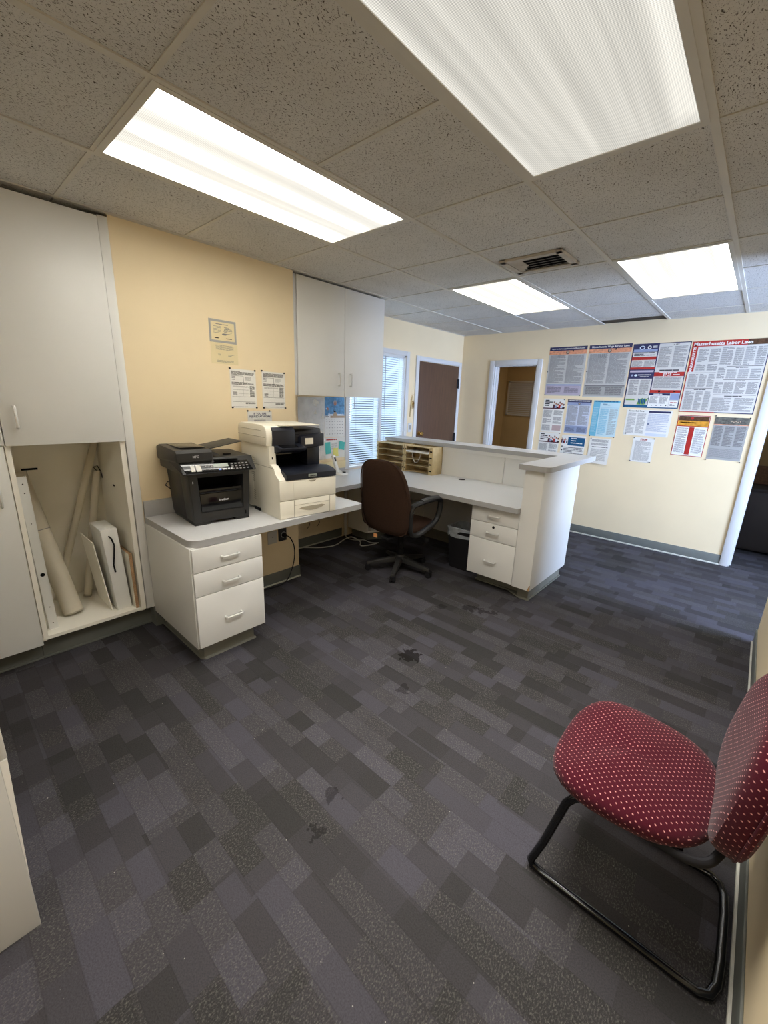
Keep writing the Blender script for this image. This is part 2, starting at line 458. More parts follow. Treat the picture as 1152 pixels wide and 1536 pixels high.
class MB:
    def __init__(s):
        s.bm = bmesh.new()

    def _join(s, b):
        me = bpy.data.meshes.new('t')
        b.to_mesh(me)
        b.free()
        s.bm.from_mesh(me)
        bpy.data.meshes.remove(me)
        return s

    def box(s, x0, x1, y0, y1, z0, z1, bev=0.0, seg=2):
        b = bmesh.new()
        x0, x1 = min(x0, x1), max(x0, x1)
        y0, y1 = min(y0, y1), max(y0, y1)
        z0, z1 = min(z0, z1), max(z0, z1)
        bmesh.ops.create_cube(b, size=1.0, matrix=Matrix.Translation(((x0 + x1) / 2, (y0 + y1) / 2, (z0 + z1) / 2)) @
                              Matrix.Diagonal((x1 - x0, y1 - y0, z1 - z0, 1)))
        if bev > 0:
            bmesh.ops.bevel(b, geom=b.edges[:] + b.verts[:], offset=bev, segments=seg, profile=0.5, affect='EDGES')
        return s._join(b)

    def hexa(s, p, bev=0.0, seg=2):
        """8 corners: bottom ring then top ring"""
        b = bmesh.new()
        vs = [b.verts.new(q) for q in p]
        for f in ((3, 2, 1, 0), (4, 5, 6, 7), (0, 1, 5, 4), (1, 2, 6, 5), (2, 3, 7, 6), (3, 0, 4, 7)):
            b.faces.new([vs[i] for i in f])
        bmesh.ops.recalc_face_normals(b, faces=b.faces[:])
        if bev > 0:
            bmesh.ops.bevel(b, geom=b.edges[:] + b.verts[:], offset=bev, segments=seg, profile=0.5, affect='EDGES')
        return s._join(b)

    def prism(s, poly, axis, a0, a1, bev=0.0):
        """poly: 2D outline in the other two axes (x:(y,z) y:(x,z) z:(x,y))"""
        b = bmesh.new()

        def P(q, a):
            return {'x': (a, q[0], q[1]), 'y': (q[0], a, q[1]), 'z': (q[0], q[1], a)}[axis]
        lo = [b.verts.new(P(q, a0)) for q in poly]
        hi = [b.verts.new(P(q, a1)) for q in poly]
        n = len(poly)
        f0 = b.faces.new(lo[::-1])
        f1 = b.faces.new(hi)
        for i in range(n):
            b.faces.new((lo[i], lo[(i + 1) % n], hi[(i + 1) % n], hi[i]))
        bmesh.ops.recalc_face_normals(b, faces=b.faces[:])
        if bev > 0:
            es = set(f0.edges[:]) | set(f1.edges[:])
            bmesh.ops.bevel(b, geom=list(es), offset=bev, segments=2, profile=0.5, affect='EDGES')
        return s._join(b)

    def tube(s, pts, r, seg=10, closed=False, flat=1.0, up=(0, 0, 1)):
        pts = [Vector(p) for p in pts]
        n = len(pts)
        rad = r if isinstance(r, (list, tuple)) else [r] * n
        rings = []
        prev = None
        for i, p in enumerate(pts):
            if closed:
                t = pts[(i + 1) % n] - pts[i - 1]
            else:
                t = pts[min(i + 1, n - 1)] - pts[max(i - 1, 0)]
            t.normalize()
            u = Vector(up)
            if prev is not None:
                u = prev
            sd = t.cross(u)
            if sd.length < 1e-4:
                sd = t.cross(Vector((1, 0.3, 0.1)))
            sd.normalize()
            nn = sd.cross(t).normalized()
            prev = nn
            rings.append([s.bm.verts.new(p + (sd * math.cos(2 * PI * k / seg) * flat + nn * math.sin(2 * PI * k / seg)) * rad[i]) for k in range(seg)])
        m = n if closed else n - 1
        for i in range(m):
            A, B = rings[i], rings[(i + 1) % n]
            for k in range(seg):
                s.bm.faces.new((A[k], A[(k + 1) % seg], B[(k + 1) % seg], B[k]))
        if not closed:
            s.bm.faces.new(rings[0][::-1])
            s.bm.faces.new(rings[-1])
        return s

    def loft(s, rings, closed_ends=True):
        vr = [[s.bm.verts.new(p) for p in r] for r in rings]
        n = len(rings[0])
        for A, B in zip(vr, vr[1:]):
            for k in range(n):
                s.bm.faces.new((A[k], A[(k + 1) % n], B[(k + 1) % n], B[k]))
        if closed_ends:
            s.bm.faces.new(vr[0][::-1])
            s.bm.faces.new(vr[-1])
        return s

    def lathe(s, prof, c=(0, 0), seg=24, axis='z'):
        rings = []
        for r, z in prof:
            ring = []
            for k in range(seg):
                a = 2 * PI * k / seg
                u, v = r * math.cos(a), r * math.sin(a)
                ring.append({'z': (c[0] + u, c[1] + v, z), 'x': (z, c[0] + u, c[1] + v), 'y': (c[0] + u, z, c[1] + v)}[axis])
            rings.append(ring)
        return s.loft(rings)

    def quad(s, *p):
        s.bm.faces.new([s.bm.verts.new(q) for q in p])
        return s

    def sheet(s, fn, nu, nv, th):
        """thin curved sheet with thickness along given normal returned by fn(u,v)->(point, normal)"""
        top, bot = [], []
        for i in range(nu + 1):
            a, b2 = [], []
            for j in range(nv + 1):
                p, nrm = fn(i / nu, j / nv)
                p, nrm = Vector(p), Vector(nrm)
                a.append(s.bm.verts.new(p + nrm * th / 2))
                b2.append(s.bm.verts.new(p - nrm * th / 2))
            top.append(a)
            bot.append(b2)
        for i in range(nu):
            for j in range(nv):
                s.bm.faces.new((top[i][j], top[i + 1][j], top[i + 1][j + 1], top[i][j + 1]))
                s.bm.faces.new((bot[i][j], bot[i][j + 1], bot[i + 1][j + 1], bot[i + 1][j]))
        for i in range(nu):
            s.bm.faces.new((top[i][0], bot[i][0], bot[i + 1][0], top[i + 1][0]))
            s.bm.faces.new((top[i][nv], top[i + 1][nv], bot[i + 1][nv], bot[i][nv]))
        for j in range(nv):
            s.bm.faces.new((top[0][j], top[0][j + 1], bot[0][j + 1], bot[0][j]))
            s.bm.faces.new((top[nu][j], bot[nu][j], bot[nu][j + 1], top[nu][j + 1]))
        return s


ORG = {}      # object name -> world origin (None for rotated, local-built things)


def obj(name, mb, mat, parent=None, label=None, smooth=True):
    me = bpy.data.meshes.new(name)
    bmesh.ops.recalc_face_normals(mb.bm, faces=mb.bm.faces[:])
    if parent is not None and ORG.get(parent.name) is not None:
        bmesh.ops.translate(mb.bm, verts=mb.bm.verts[:], vec=-ORG[parent.name])
    mb.bm.to_mesh(me)
    mb.bm.free()
    if smooth:
        me.shade_smooth()
        me.set_sharp_from_angle(angle=R(34))
    me.materials.append(M[mat] if isinstance(mat, str) else mat)
    o = bpy.data.objects.new(name, me)
    C.objects.link(o)
    if parent is not None:
        o.parent = parent
        ORG[o.name] = ORG.get(parent.name)
    else:
        ORG[o.name] = Vector((0, 0, 0))
    if label:
        o['label'] = label
    return o


def tag(o, label, cat, group=None):
    o['label'] = label
    o['category'] = cat
    if group:
        o['group'] = group
    return o


def thing(name, label, cat, loc, rotz=None, group=None):
    o = bpy.data.objects.new(name, None)
    o.empty_display_size = 0.1
    C.objects.link(o)
    o.location = loc
    if rotz is not None:
        o.rotation_euler = (0, 0, rotz)
        ORG[o.name] = None
    else:
        ORG[o.name] = Vector(loc)
    return tag(o, label, cat, group)


def solo(name, mb, mat, label, cat, loc, group=None):
    """a thing that is one mesh, built in world coordinates with its origin at loc"""
    bmesh.ops.translate(mb.bm, verts=mb.bm.verts[:], vec=-Vector(loc))
    o = obj(name, mb, mat)
    o.location = loc
    ORG[o.name] = Vector(loc)
    return tag(o, label, cat, group)


def struct(name, mb, mat, label=None):
    o = obj(name, mb, mat)
    o['kind'] = 'structure'
    if label:
        o['label'] = label
    return o


def frame_of(side):
    if side == 'back':      # on the poster wall, seen looking along +y
        return Vector((1, 0, 0)), Vector((0, 0, 1)), Vector((0, -1, 0))
    if side == 'left':      # on a wall whose face looks along +x
        return Vector((0, 1, 0)), Vector((0, 0, 1)), Vector((1, 0, 0))


def text_mb(s, size, pos, rt, up, nrm, align='CENTER', lift=0.0012, bold=0.0, sx=1.0):
    cu = bpy.data.curves.new('t', 'FONT')
    cu.body = s
    cu.size = size
    cu.align_x = align
    cu.align_y = 'CENTER'
    cu.offset = bold
    cu.resolution_u = 2
    ob = bpy.data.objects.new('t', cu)
    C.objects.link(ob)
    bpy.context.view_layer.update()
    me = bpy.data.meshes.new_from_object(ob.evaluated_get(bpy.context.evaluated_depsgraph_get()))
    bpy.data.objects.remove(ob)
    bpy.data.curves.remove(cu)
    mb = MB()
    mb.bm.from_mesh(me)
    bpy.data.meshes.remove(me)
    P0 = Vector(pos) + Vector(nrm) * lift
    rt, up = Vector(rt), Vector(up)
    for v in mb.bm.verts:
        v.co = P0 + rt * (v.co.x * sx) + up * v.co.y
    return mb


def smooth_path(p, n=5):
    out = []
    P_ = [Vector(q) for q in p]
    for i in range(len(P_) - 1):
        a, b2, c, d = P_[max(i - 1, 0)], P_[i], P_[i + 1], P_[min(i + 2, len(P_) - 1)]
        for k in range(n):
            t_ = k / n
            out.append(0.5 * ((2 * b2) + (-a + c) * t_ + (2 * a - 5 * b2 + 4 * c - d) * t_ ** 2 + (-a + 3 * b2 - 3 * c + d) * t_ ** 3))
    out.append(P_[-1])
    return out



# ------------------------------------------------------------------ setting
fl = MB().box(-3.5, 2.7, -2.3, 9.0, -0.1, 0.0)
struct('floor', fl, 'carpet', 'dark grey patterned carpet')

# ceiling: slab, runners, tiles
cz = CE + 0.14
ceil = struct('ceiling', MB().box(-3.5, 2.7, -2.3, 5.5, cz, cz + 0.1), 'dark_wood_and_shade', 'suspended ceiling of fissured tiles')  # slab coloured dark to stand for the unlit space above the tiles
troff_cells = set()
for tx, ty in TROFFERS:
    for d in (-0.306, 0.306):
        troff_cells.add((round(tx, 2), round(ty + d, 2)))
VENT_CELL = (round(-1.22, 2), round(0.63 + 0.6125 * 3 + 0.30625, 2))


def rect_in_room(x0, x1, y0, y1):
    return x1 - x0 > 0.03 and y1 - y0 > 0.03


xs = sorted(GX)
ys = sorted(GY)
tile_cache = {}
nt = 0
for i in range(-1, len(xs)):
    a = xs[i] if i >= 0 else -9
    b = xs[i + 1] if i + 1 < len(xs) else 9
    for j in range(-1, len(ys)):
        c = ys[j] if j >= 0 else -9
        d = ys[j + 1] if j + 1 < len(ys) else 9
        if a > -9 and b < 9 and c > -9 and d < 9 and (round((a + b) / 2, 2), round((c + d) / 2, 2)) in troff_cells:
            continue
        if a > -9 and b < 9 and any(abs((a + b) / 2 - tx) < 0.1 and c >= ty - 0.65 and d <= ty + 0.65 for tx, ty in TROFFERS):
            continue
        A, B = max(a, XA), min(b, 2.6)
        Cc, D = max(c, -2.2), min(d, YB)
        A, B, Cc, D = A + 0.004, B - 0.004, Cc + 0.004, D - 0.004
        if not rect_in_room(A, B, Cc, D):
            continue
        if B < -2.79 and D < 1.99:
            continue
        if A > 0.27 and D < 1.1:
            continue
        hole = False
        if D > YB - 0.01 and -1.53 < (A + B) / 2 < -0.91:
            D -= 0.21         # the short tile by the back wall leaves an open slot
        key = (round(B - A, 3), round(D - Cc, 3))
        loc = ((A + B) / 2, (Cc + D) / 2, CE + 0.003)
        if key not in tile_cache:
            w, h = key[0] / 2, key[1] / 2
            o = obj('ceiling_tile', MB().box(-w, w, -h, h, 0, 0.016, 0.0), 'tile')
            o.parent = ceil
            tile_cache[key] = o
        else:
            o = tile_cache[key].copy()
            C.objects.link(o)
        o.location = loc
        nt += 1

# runners (main tees run along y, cross tees along x)
for x in xs:
    if XA < x < 2.55:
        y0 = -2.2 if x < 0.26 else 1.1
        if x < -2.76:
            y0 = 2.02
        o = obj('ceiling_runner', MB().box(x - 0.0125, x + 0.0125, y0, YB, CE - 0.0025, CE + 0.003).box(x - 0.0015, x + 0.0015, y0, YB, CE, CE + 0.04), 'tbar', ceil)
for y in ys:
    x0 = -2.76 if y < 2.02 else XA
    x1 = 0.25 if y < 1.1 else 2.6
    cuts = sorted((tx - 0.3, tx + 0.3) for tx, ty in TROFFERS if abs(y - ty) < 0.2)
    ends = [x0] + [v for c_ in cuts for v in c_] + [x1]
    for xa, xb in zip(ends[::2], ends[1::2]):
        obj('cross_tee', MB().box(xa, xb, y - 0.0085, y + 0.0085, CE - 0.001, CE + 0.003).box(xa, xb, y - 0.0015, y + 0.0015, CE, CE + 0.04), 'tbar', ceil)
# wall angle round the edge
wa = MB()
wa.box(XL - 0.0, XL + 0.018, 0.80, 2.02, CE - 0.002, CE + 0.002)
wa.box(XA, XA + 0.018, 2.02, YB, CE - 0.002, CE + 0.002)
wa.box(XA, -1.53, YB - 0.018, YB, CE - 0.002, CE + 0.002)
wa.box(-0.91, 2.6, YB - 0.018, YB, CE - 0.002, CE + 0.002)
wa.box(XR - 0.018, XR, -2.2, 3.57, CE - 0.002, CE + 0.002)
obj('wall_angle', wa, 'tbar', ceil)

obj('slot_shade_strip', MB().box(-1.512, -0.928, YB - 0.212, YB - 0.004, CE + 0.008, CE + 0.016), 'dark_wood_and_shade', ceil)  # added dark strip, imitates the shade inside the open slot
TOP = CE + 0.14
# left wall (with certificates) and its return into the alcove
lw = MB().box(-2.9, XL, 0.85, 2.02, 0, TOP).box(-3.42, -2.9, 1.9, 2.02, 0, TOP)
struct('wall_left', lw, 'wall', 'cream wall behind the printers')
# wall behind tall cabinets
struct('wall_left_rear', MB().box(-3.5, -3.42, -2.3, 2.0, 0, TOP).box(-3.42, -2.9, 0.86, 0.90, 0, TOP), 'wall')
# alcove wall with the window and the brown door
WY0, WY1, WZ0, WZ1 = 3.11, 4.035, 0.765, 2.03
al = MB()
al.box(-3.42, XA, 2.02, WY0, 0, TOP).box(-3.42, XA, WY0, WY1, 0, WZ0).box(-3.42, XA, WY0, WY1, WZ1, TOP).box(-3.42, XA, WY1, YB + 0.12, 0, TOP)
struct('wall_alcove', al, 'wall', 'cream wall with window and brown door')
# back wall with two openings
bw = MB()
D0, D1, DZ = -2.80, -2.222, 2.005
E0, E1 = 0.02, 0.95
bw.box(-3.56, D0, YB, YB + 0.12, 0, TOP).box(D0, D1, YB, YB + 0.12, DZ, TOP).box(D1, E0, YB, YB + 0.12, 0, TOP)
bw.box(E0, E1, YB, YB + 0.12, 2.03, TOP).box(E1, 2.7, YB, YB + 0.12, 0, TOP)
struct('wall_back', bw, 'wall', 'cream wall hung with labour law posters')
struct('wall_right', MB().box(XR, XR + 0.12, -2.3, 3.57, 0, TOP), 'wall', 'cream wall behind the red chair')
struct('wall_rear', MB().box(-3.5, 0.4, -2.3, -2.2, 0, TOP), 'wall')
# waiting area shell to the right
ew = MB()
ew.box(2.6, 2.7, 1.0, 2.6, 0, TOP).box(2.6, 2.7, 4.6, 5.4, 0, TOP).box(2.6, 2.7, 2.6, 4.6, 0, 0.75).box(2.6, 2.7, 2.6, 4.6, 2.2, TOP)
struct('wall_waiting_area', ew, 'wall')
struct('wall_waiting_side', MB().box(0.37, 2.7, 1.0, 1.1, 0, TOP), 'wall')
w2 = MB()
for y0, y1 in ((2.6, 2.66), (3.57, 3.63), (4.54, 4.6)):
    w2.box(2.61, 2.69, y0, y1, 0.75, 2.2)
w2.box(2.61, 2.69, 2.6, 4.6, 0.75, 0.81).box(2.61, 2.69, 2.6, 4.6, 2.14, 2.2)
win2 = struct('window_2', w2, 'trimw')
obj('pane', MB().box(2.645, 2.65, 2.6, 4.6, 0.78, 2.17), 'glass', win2)

# dim rooms behind the two openings
hb = MB()
hb.box(-3.56, -3.46, YB + 0.12, 7.1, 0, 2.5).box(-1.6, -1.5, YB + 0.12, 7.1, 0, 2.5).box(-3.56, -1.5, 7.0, 7.1, 0, 2.5).box(-3.56, -1.5, YB + 0.12, 7.1, 2.4, 2.5)
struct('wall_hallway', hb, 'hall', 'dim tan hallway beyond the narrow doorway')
rb = MB()
rb.box(-0.8, -0.7, YB + 0.12, 8.6, 0, 2.5).box(2.2, 2.3, YB + 0.12, 8.6, 0, 2.5).box(-0.8, 2.3, 8.5, 8.6, 0, 2.5).box(-0.8, 2.3, YB + 0.12, 8.6, 2.4, 2.5)
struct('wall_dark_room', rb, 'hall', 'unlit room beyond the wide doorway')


def casing(name, u0, u1, z1, w, side, base, jamb=0.12, extra=None):
    mb = MB()
    if side == 'back':
        y0, y1 = YB - 0.016, YB
        mb.box(u0 - w, u0, y0, y1, 0, z1 + w, 0.004).box(u1, u1 + w, y0, y1, 0, z1 + w, 0.004).box(u0, u1, y0, y1, z1, z1 + w, 0.004)
        mb.box(u0, u0 + 0.012, YB, YB + jamb, 0, z1).box(u1 - 0.012, u1, YB, YB + jamb, 0, z1).box(u0, u1, YB, YB + jamb, z1 - 0.012, z1)
        mb.box(u0 + 0.012, u0 + 0.024, YB + 0.04, YB + 0.075, 0, z1 - 0.012).box(u1 - 0.024, u1 - 0.012, YB + 0.04, YB + 0.075, 0, z1 - 0.012)
    return mb


t = struct('trim_1', casing('c', D0, D1, DZ, 0.066, 'back', 0), 'trimw', 'white casing of the narrow doorway')
t = struct('trim_2', casing('c', E0, E1, 2.03, 0.067, 'back', 0), 'trimw', 'white casing of the wide doorway at right')

# brown door in the alcove wall
DY0, DY1, DH = 4.285, 5.195, 2.0
dm = MB()
dm.box(XA, XA + 0.018, DY0 - 0.06, DY0, 0, DH + 0.055, 0.004).box(XA, XA + 0.018, DY1, DY1 + 0.06, 0, DH + 0.055, 0.004).box(XA, XA + 0.018, DY0, DY1, DH, DH + 0.055, 0.004)
struct('trim_3', dm, 'trimw', 'white casing of the brown door')
door = struct('door_1', MB().box(XA + 0.001, XA + 0.012, DY0 + 0.004, DY1 - 0.004, 0.008, DH - 0.004, 0.002), 'door', 'flush brown door')
for z in (1.77, 1.03, 0.25):
    h = MB().box(XA + 0.012, XA + 0.022, DY1 - 0.03, DY1 + 0.006, z - 0.06, z + 0.06, 0.002)
    h.tube([(XA + 0.024, DY1 - 0.003, z - 0.065), (XA + 0.024, DY1 - 0.003, z + 0.065)], 0.007, 8)
    obj('hinge', h, 'ink_b', door)
kb = MB().lathe([(0.028, XA + 0.012), (0.03, XA + 0.016), (0.012, XA + 0.022), (0.011, XA + 0.04), (0.026, XA + 0.05), (0.029, XA + 0.062), (0.022, XA + 0.074), (0.004, XA + 0.078)], (4.345, 1.11), 20, 'x')
obj('door_knob', kb, 'brass', door, 'polished brass knob')

# window: frame, glass, mullion
wf = MB()
wf.box(XA, XA + 0.016, WY0 - 0.055, WY0, WZ0 - 0.0, WZ1 + 0.05, 0.003).box(XA, XA + 0.016, WY1, WY1 + 0.055, WZ0, WZ1 + 0.05, 0.003).box(XA, XA + 0.016, WY0, WY1, WZ1, WZ1 + 0.05, 0.003)
MUL = 3.615
for y0, y1 in ((WY0, WY0 + 0.02), (MUL - 0.018, MUL + 0.018), (WY1 - 0.02, WY1)):
    wf.box(-3.41, XA - 0.002, y0, y1, WZ0, WZ1)
wf.box(-3.41, XA - 0.002, WY0, WY1, WZ0, WZ0 + 0.02).box(-3.41, XA - 0.002, WY0, WY1, WZ1 - 0.02, WZ1)
win = struct('window_1', wf, 'trimw', 'white framed window behind the blinds')
for y0, y1 in ((WY0 + 0.02, MUL - 0.018), (MUL + 0.018, WY1 - 0.02)):
    obj('pane', MB().box(-3.405, -3.401, y0, y1, WZ0 + 0.02, WZ1 - 0.02), 'glass', win)
lamp('hallway_fill_light', -2.0, 6.2, 2.38, 0.5, 0.5, 4.0, (1.0, 0.9, 0.75), 180)  # added fill lamp with no fixture, brightens the hallway and its grille
# ground outside
struct('ground_outside', MB().box(-30, -3.6, -20, 30, -0.6, -0.5).box(2.9, 30, -20, 30, -0.6, -0.5), plain('outside_paving', (150, 150, 148), 0.9, 0.1, var=0.1))

# baseboards (rubber cove) with the pale carpet edge in front
bb = MB().box(XL - 0.08, XL + 0.008, 0.842, 0.8495, 0.0, 0.143).box(XL, XL + 0.008, 0.85, 0.90, 0.0, 0.12).box(XL, XL + 0.008, 1.27, 2.028, 0.012, 0.105, 0.003).box(XL - 0.12, XL + 0.008, 2.02, 2.028, 0.012, 0.105)
struct('baseboard_left', bb, 'cove')
struct('baseboard_alcove', MB().box(XA, XA + 0.008, 2.03, 3.02, 0.012, 0.105, 0.003).box(XA, XA + 0.008, 3.85, 4.22, 0.012, 0.105, 0.003), 'cove')
struct('baseboard_back', MB().box(D1 + 0.066, E0 - 0.067, YB - 0.008, YB, 0.012, 0.105, 0.003).box(XA, D0 - 0.066, YB - 0.008, YB, 0.012, 0.105, 0.003), 'cove', 'grey rubber base under the posters')
struct('baseboard_right', MB().box(XR - 0.008, XR, -2.2, 3.578, 0.012, 0.105, 0.003).box(XR, XR + 0.12, 3.57, 3.578, 0.012, 0.105, 0.003), 'cove', 'grey rubber base beside the red chair')
el = MB().box(D1 + 0.066, E0 - 0.067, YB - 0.022, YB, 0, 0.014, 0.004)
el.box(XR - 0.016, XR, -2.2, 3.58, 0, 0.013, 0.004).box(XL, XL + 0.016, 1.27, 2.03, 0, 0.013, 0.004).box(XA, XA + 0.016, 2.03, 3.0, 0, 0.013, 0.004)
struct('trim_4', el, 'edge_line', 'pale strip along the carpet edge')

# ------------------------------------------------------------------ ceiling lights
LAB = {0: 'bright fluorescent ceiling light on the left, above the printers',
       1: 'large nearest fluorescent ceiling light overhead with visible prism texture',
       2: 'small far fluorescent ceiling light left of the air vent, above the reception desk',
       3: 'far fluorescent ceiling light at the right, above the poster wall',
       4: 'added unseen fluorescent ceiling light behind the viewer, brightening the left side'}
for k, (tx, ty) in enumerate(TROFFERS):
    g = thing('ceiling_light', LAB[k], 'light', (tx, ty, CE - 0.004), None, 'fluorescent troffers in the ceiling')
    w, h = 0.2955, 0.6065
    fr = MB()
    for x0, x1, y0, y1 in ((-w, -w + 0.024, -h + 0.024, h - 0.024), (w - 0.024, w, -h + 0.024, h - 0.024), (-w, w, -h, -h + 0.024), (-w, w, h - 0.024, h)):
        fr.box(tx + x0, tx + x1, ty + y0, ty + y1, CE - 0.004, CE + 0.010)
    obj('frame', fr, 'frame_m', g)
    obj('housing', MB().box(tx - w, tx + w, ty - h, ty + h, CE + 0.02, CE + 0.10), 'frame_m', g)
    lz = obj('lens', MB().box(-w + 0.022, w - 0.022, -h + 0.022, h - 0.022, 0.003, 0.007), ('lens', 'lens_dim', 'lens_far', 'lens_far', 'lens')[k])
    lz.parent = g
    if k == 1:
        l = lamp('troffer_lamp', tx, ty, CE - 0.006, 2 * (w - 0.03), 2 * (h - 0.03), LAMP_POWER, (1.0, 0.975, 0.925), 106)

# air vent in the tile between the lights
vx0, vx1, vy0, vy1 = -1.475, -1.072, 2.69, 3.0
vt = thing('air_vent', 'dusty square ceiling air vent with dark louvre slots', 'vent', ((vx0 + vx1) / 2, (vy0 + vy1) / 2, CE))
fz0, fz1 = CE - 0.012, CE + 0.002
fr = MB()
b = 0.042
fr.prism([(vx0, vy0), (vx1, vy0), (vx1, vy1), (vx0, vy1)], 'z', fz1 - 0.004, fz1)
for q in ([(vx0, fz1), (vx0 + 0.006, fz0), (vx0 + b, fz0), (vx0 + b, fz1)], [(vx1, fz1), (vx1 - 0.006, fz0), (vx1 - b, fz0), (vx1 - b, fz1)]):
    fr.prism(q, 'y', vy0, vy1)
for q in ([(vy0, fz1), (vy0 + 0.006, fz0), (vy0 + b, fz0), (vy0 + b, fz1)], [(vy1, fz1), (vy1 - 0.006, fz0), (vy1 - b, fz0), (vy1 - b, fz1)]):
    fr.prism(q, 'x', vx0, vx1)
obj('vent_frame', fr, 'vent', vt)
obj('duct_opening', MB().box(vx0 + b, vx1 - b, vy0 + b, vy1 - b, CE - 0.004, CE - 0.001), 'void', vt)
for k in range(5):
    yy = vy0 + b + 0.008 + k * (vy1 - vy0 - 2 * b) / 5
    obj('louvre', MB().hexa([(vx0 + b, yy, fz0 + 0.002), (vx1 - b, yy, fz0 + 0.002), (vx1 - b, yy + 0.003, fz0 + 0.002), (vx0 + b, yy + 0.003, fz0 + 0.002),
                             (vx0 + b, yy + 0.018, CE - 0.003), (vx1 - b, yy + 0.018, CE - 0.003), (vx1 - b, yy + 0.021, CE - 0.003), (vx0 + b, yy + 0.021, CE - 0.003)]), 'vent', vt)
for k in range(3):
    xx = vx0 + b + 0.004 + k * 0.03
    obj('side_blade', MB().hexa([(xx, vy0 + b, fz0 + 0.001), (xx + 0.022, vy0 + b, fz0 + 0.006), (xx + 0.022, vy1 - b - k * 0.045, fz0 + 0.006), (xx, vy1 - b - k * 0.045, fz0 + 0.001),
                                 (xx, vy0 + b, fz0 + 0.003), (xx + 0.022, vy0 + b, fz0 + 0.008), (xx + 0.022, vy1 - b - k * 0.045, fz0 + 0.008), (xx, vy1 - b - k * 0.045, fz0 + 0.003)]), 'vent', vt)

# ------------------------------------------------------------------ handles


def wire_handle(c, axis, L, out, r=0.0062, st=0.026):
    """bent wire pull: c centre on the face, axis = direction of the bar, out = normal"""
    c, a, o = Vector(c), Vector(axis), Vector(out)
    h = L / 2
    pts = [c - a * h, c - a * h + o * (st * 0.7), c - a * (h * 0.93) + o * (st * 0.93), c - a * (h * 0.82) + o * st,
           c + a * (h * 0.82) + o * st, c + a * (h * 0.93) + o * (st * 0.93), c + a * h + o * (st * 0.7), c + a * h]
    return MB().tube(pts, r, 8)


# ------------------------------------------------------------------ tall storage cabinets at the left wall
X0 = XL
tc = thing('storage_cabinet', 'tall white built in cabinet with open lower bay, left of the printers', 'cabinet', (-3.0, 0.55, 0))
cb = MB()
cb.box(-3.27, X0 - 0.02, 0.262, 0.284, 0.13, 2.385)       # left side
cb.box(-3.27, X0 - 0.02, 0.772, 0.794, 0.13, 2.385)       # right side
cb.box(-3.29, -3.27, 0.262, 0.794, 0.13, 2.385)           # back
cb.box(-3.27, X0 - 0.004, 0.262, 0.794, 0.142, 0.162)     # bottom
cb.box(-3.27, X0 - 0.02, 0.284, 0.772, 1.238, 1.258)      # fixed shelf above the bay
cb.box(-3.27, X0 - 0.02, 0.262, 0.794, 2.365, 2.385)
cb.box(X0 - 0.02, X0 - 0.003, 0.268, 0.290, 0.145, 1.24)     # face edge left
cb.box(X0 - 0.02, X0 - 0.003, 0.772, 0.799, 0.145, 2.385)    # face edge right
obj('carcass', cb, 'white_in', tc)
dr = obj('upper_door', MB().box(X0 - 0.003, X0 + 0.016, 0.272, 0.799, 1.234, 2.378, 0.0015), 'white', tc)
obj('door_handle', wire_handle((X0 + 0.016, 0.330, 1.375), (0, 0, 1), 0.105, (1, 0, 0)), 'steel', dr)
obj('filler_strip', MB().box(X0 - 0.02, X0 + 0.006, 0.803, 0.848, 0.145, 2.388, 0.001), 'white', tc)
obj('toe_kick', MB().box(-3.0, -2.835, 0.262, 0.85, 0.0, 0.142).box(-2.835, -2.825, 0.262, 0.85, 0.0, 0.014, 0.003), 'cove', tc)
obj('shelf_clip', MB().box(-3.0, -2.975, 0.768, 0.773, 0.93, 0.94), 'ink_d', tc)
obj('wall_slot', MB().box(-3.271, -3.268, 0.372, 0.45, 1.03, 1.042), 'void', tc)

tc2 = thing('storage_cabinet', 'tall white cabinet with closed doors at the left edge of the picture', 'cabinet', (-3.0, -0.2, 0))
cb = MB().box(-3.27, X0 - 0.004, -0.62, 0.260, 0.13, 2.385)
obj('carcass', cb, 'white', tc2)
d1 = obj('lower_door', MB().box(X0 - 0.003, X0 + 0.016, -0.17, 0.262, 0.125, 1.232, 0.0015), 'white', tc2)
obj('door_handle', wire_handle((X0 + 0.016, 0.212, 0.99), (0, 0, 1), 0.105, (1, 0, 0)), 'steel', d1)
obj('lower_door', MB().box(X0 - 0.003, X0 + 0.016, -0.61, -0.174, 0.125, 1.232, 0.0015), 'white', tc2)
d2 = obj('upper_door', MB().box(X0 - 0.003, X0 + 0.016, -0.17, 0.268, 1.238, 2.378, 0.0015), 'white', tc2)
obj('upper_door', MB().box(X0 - 0.003, X0 + 0.016, -0.61, -0.174, 1.238, 2.378, 0.0015), 'white', tc2)
obj('toe_kick', MB().box(-3.0, -2.835, -0.62, 0.26, 0.0, 0.128).box(-2.835, -2.825, -0.62, 0.26, 0.0, 0.014, 0.003), 'cove', tc2)

# things stored in the open bay
zf = 0.162
o = thing('metal_channel', 'upright white metal channel with punched holes, leaning at the left of the open bay', 'bracket', (-2.85, 0.33, zf))
a0, a1 = (-2.862, 0.298, 1.055), (-2.83, 0.318, zf)
ch = MB()


def lean_box(mb, yb0, yb1, xb0, xb1, zb, yt0, yt1, xt0, xt1, zt, bev=0.0):
    mb.hexa([(xb0, yb0, zb), (xb1, yb0, zb), (xb1, yb1, zb), (xb0, yb1, zb), (xt0, yt0, zt), (xt1, yt0, zt), (xt1, yt1, zt), (xt0, yt1, zt)], bev)
    return mb


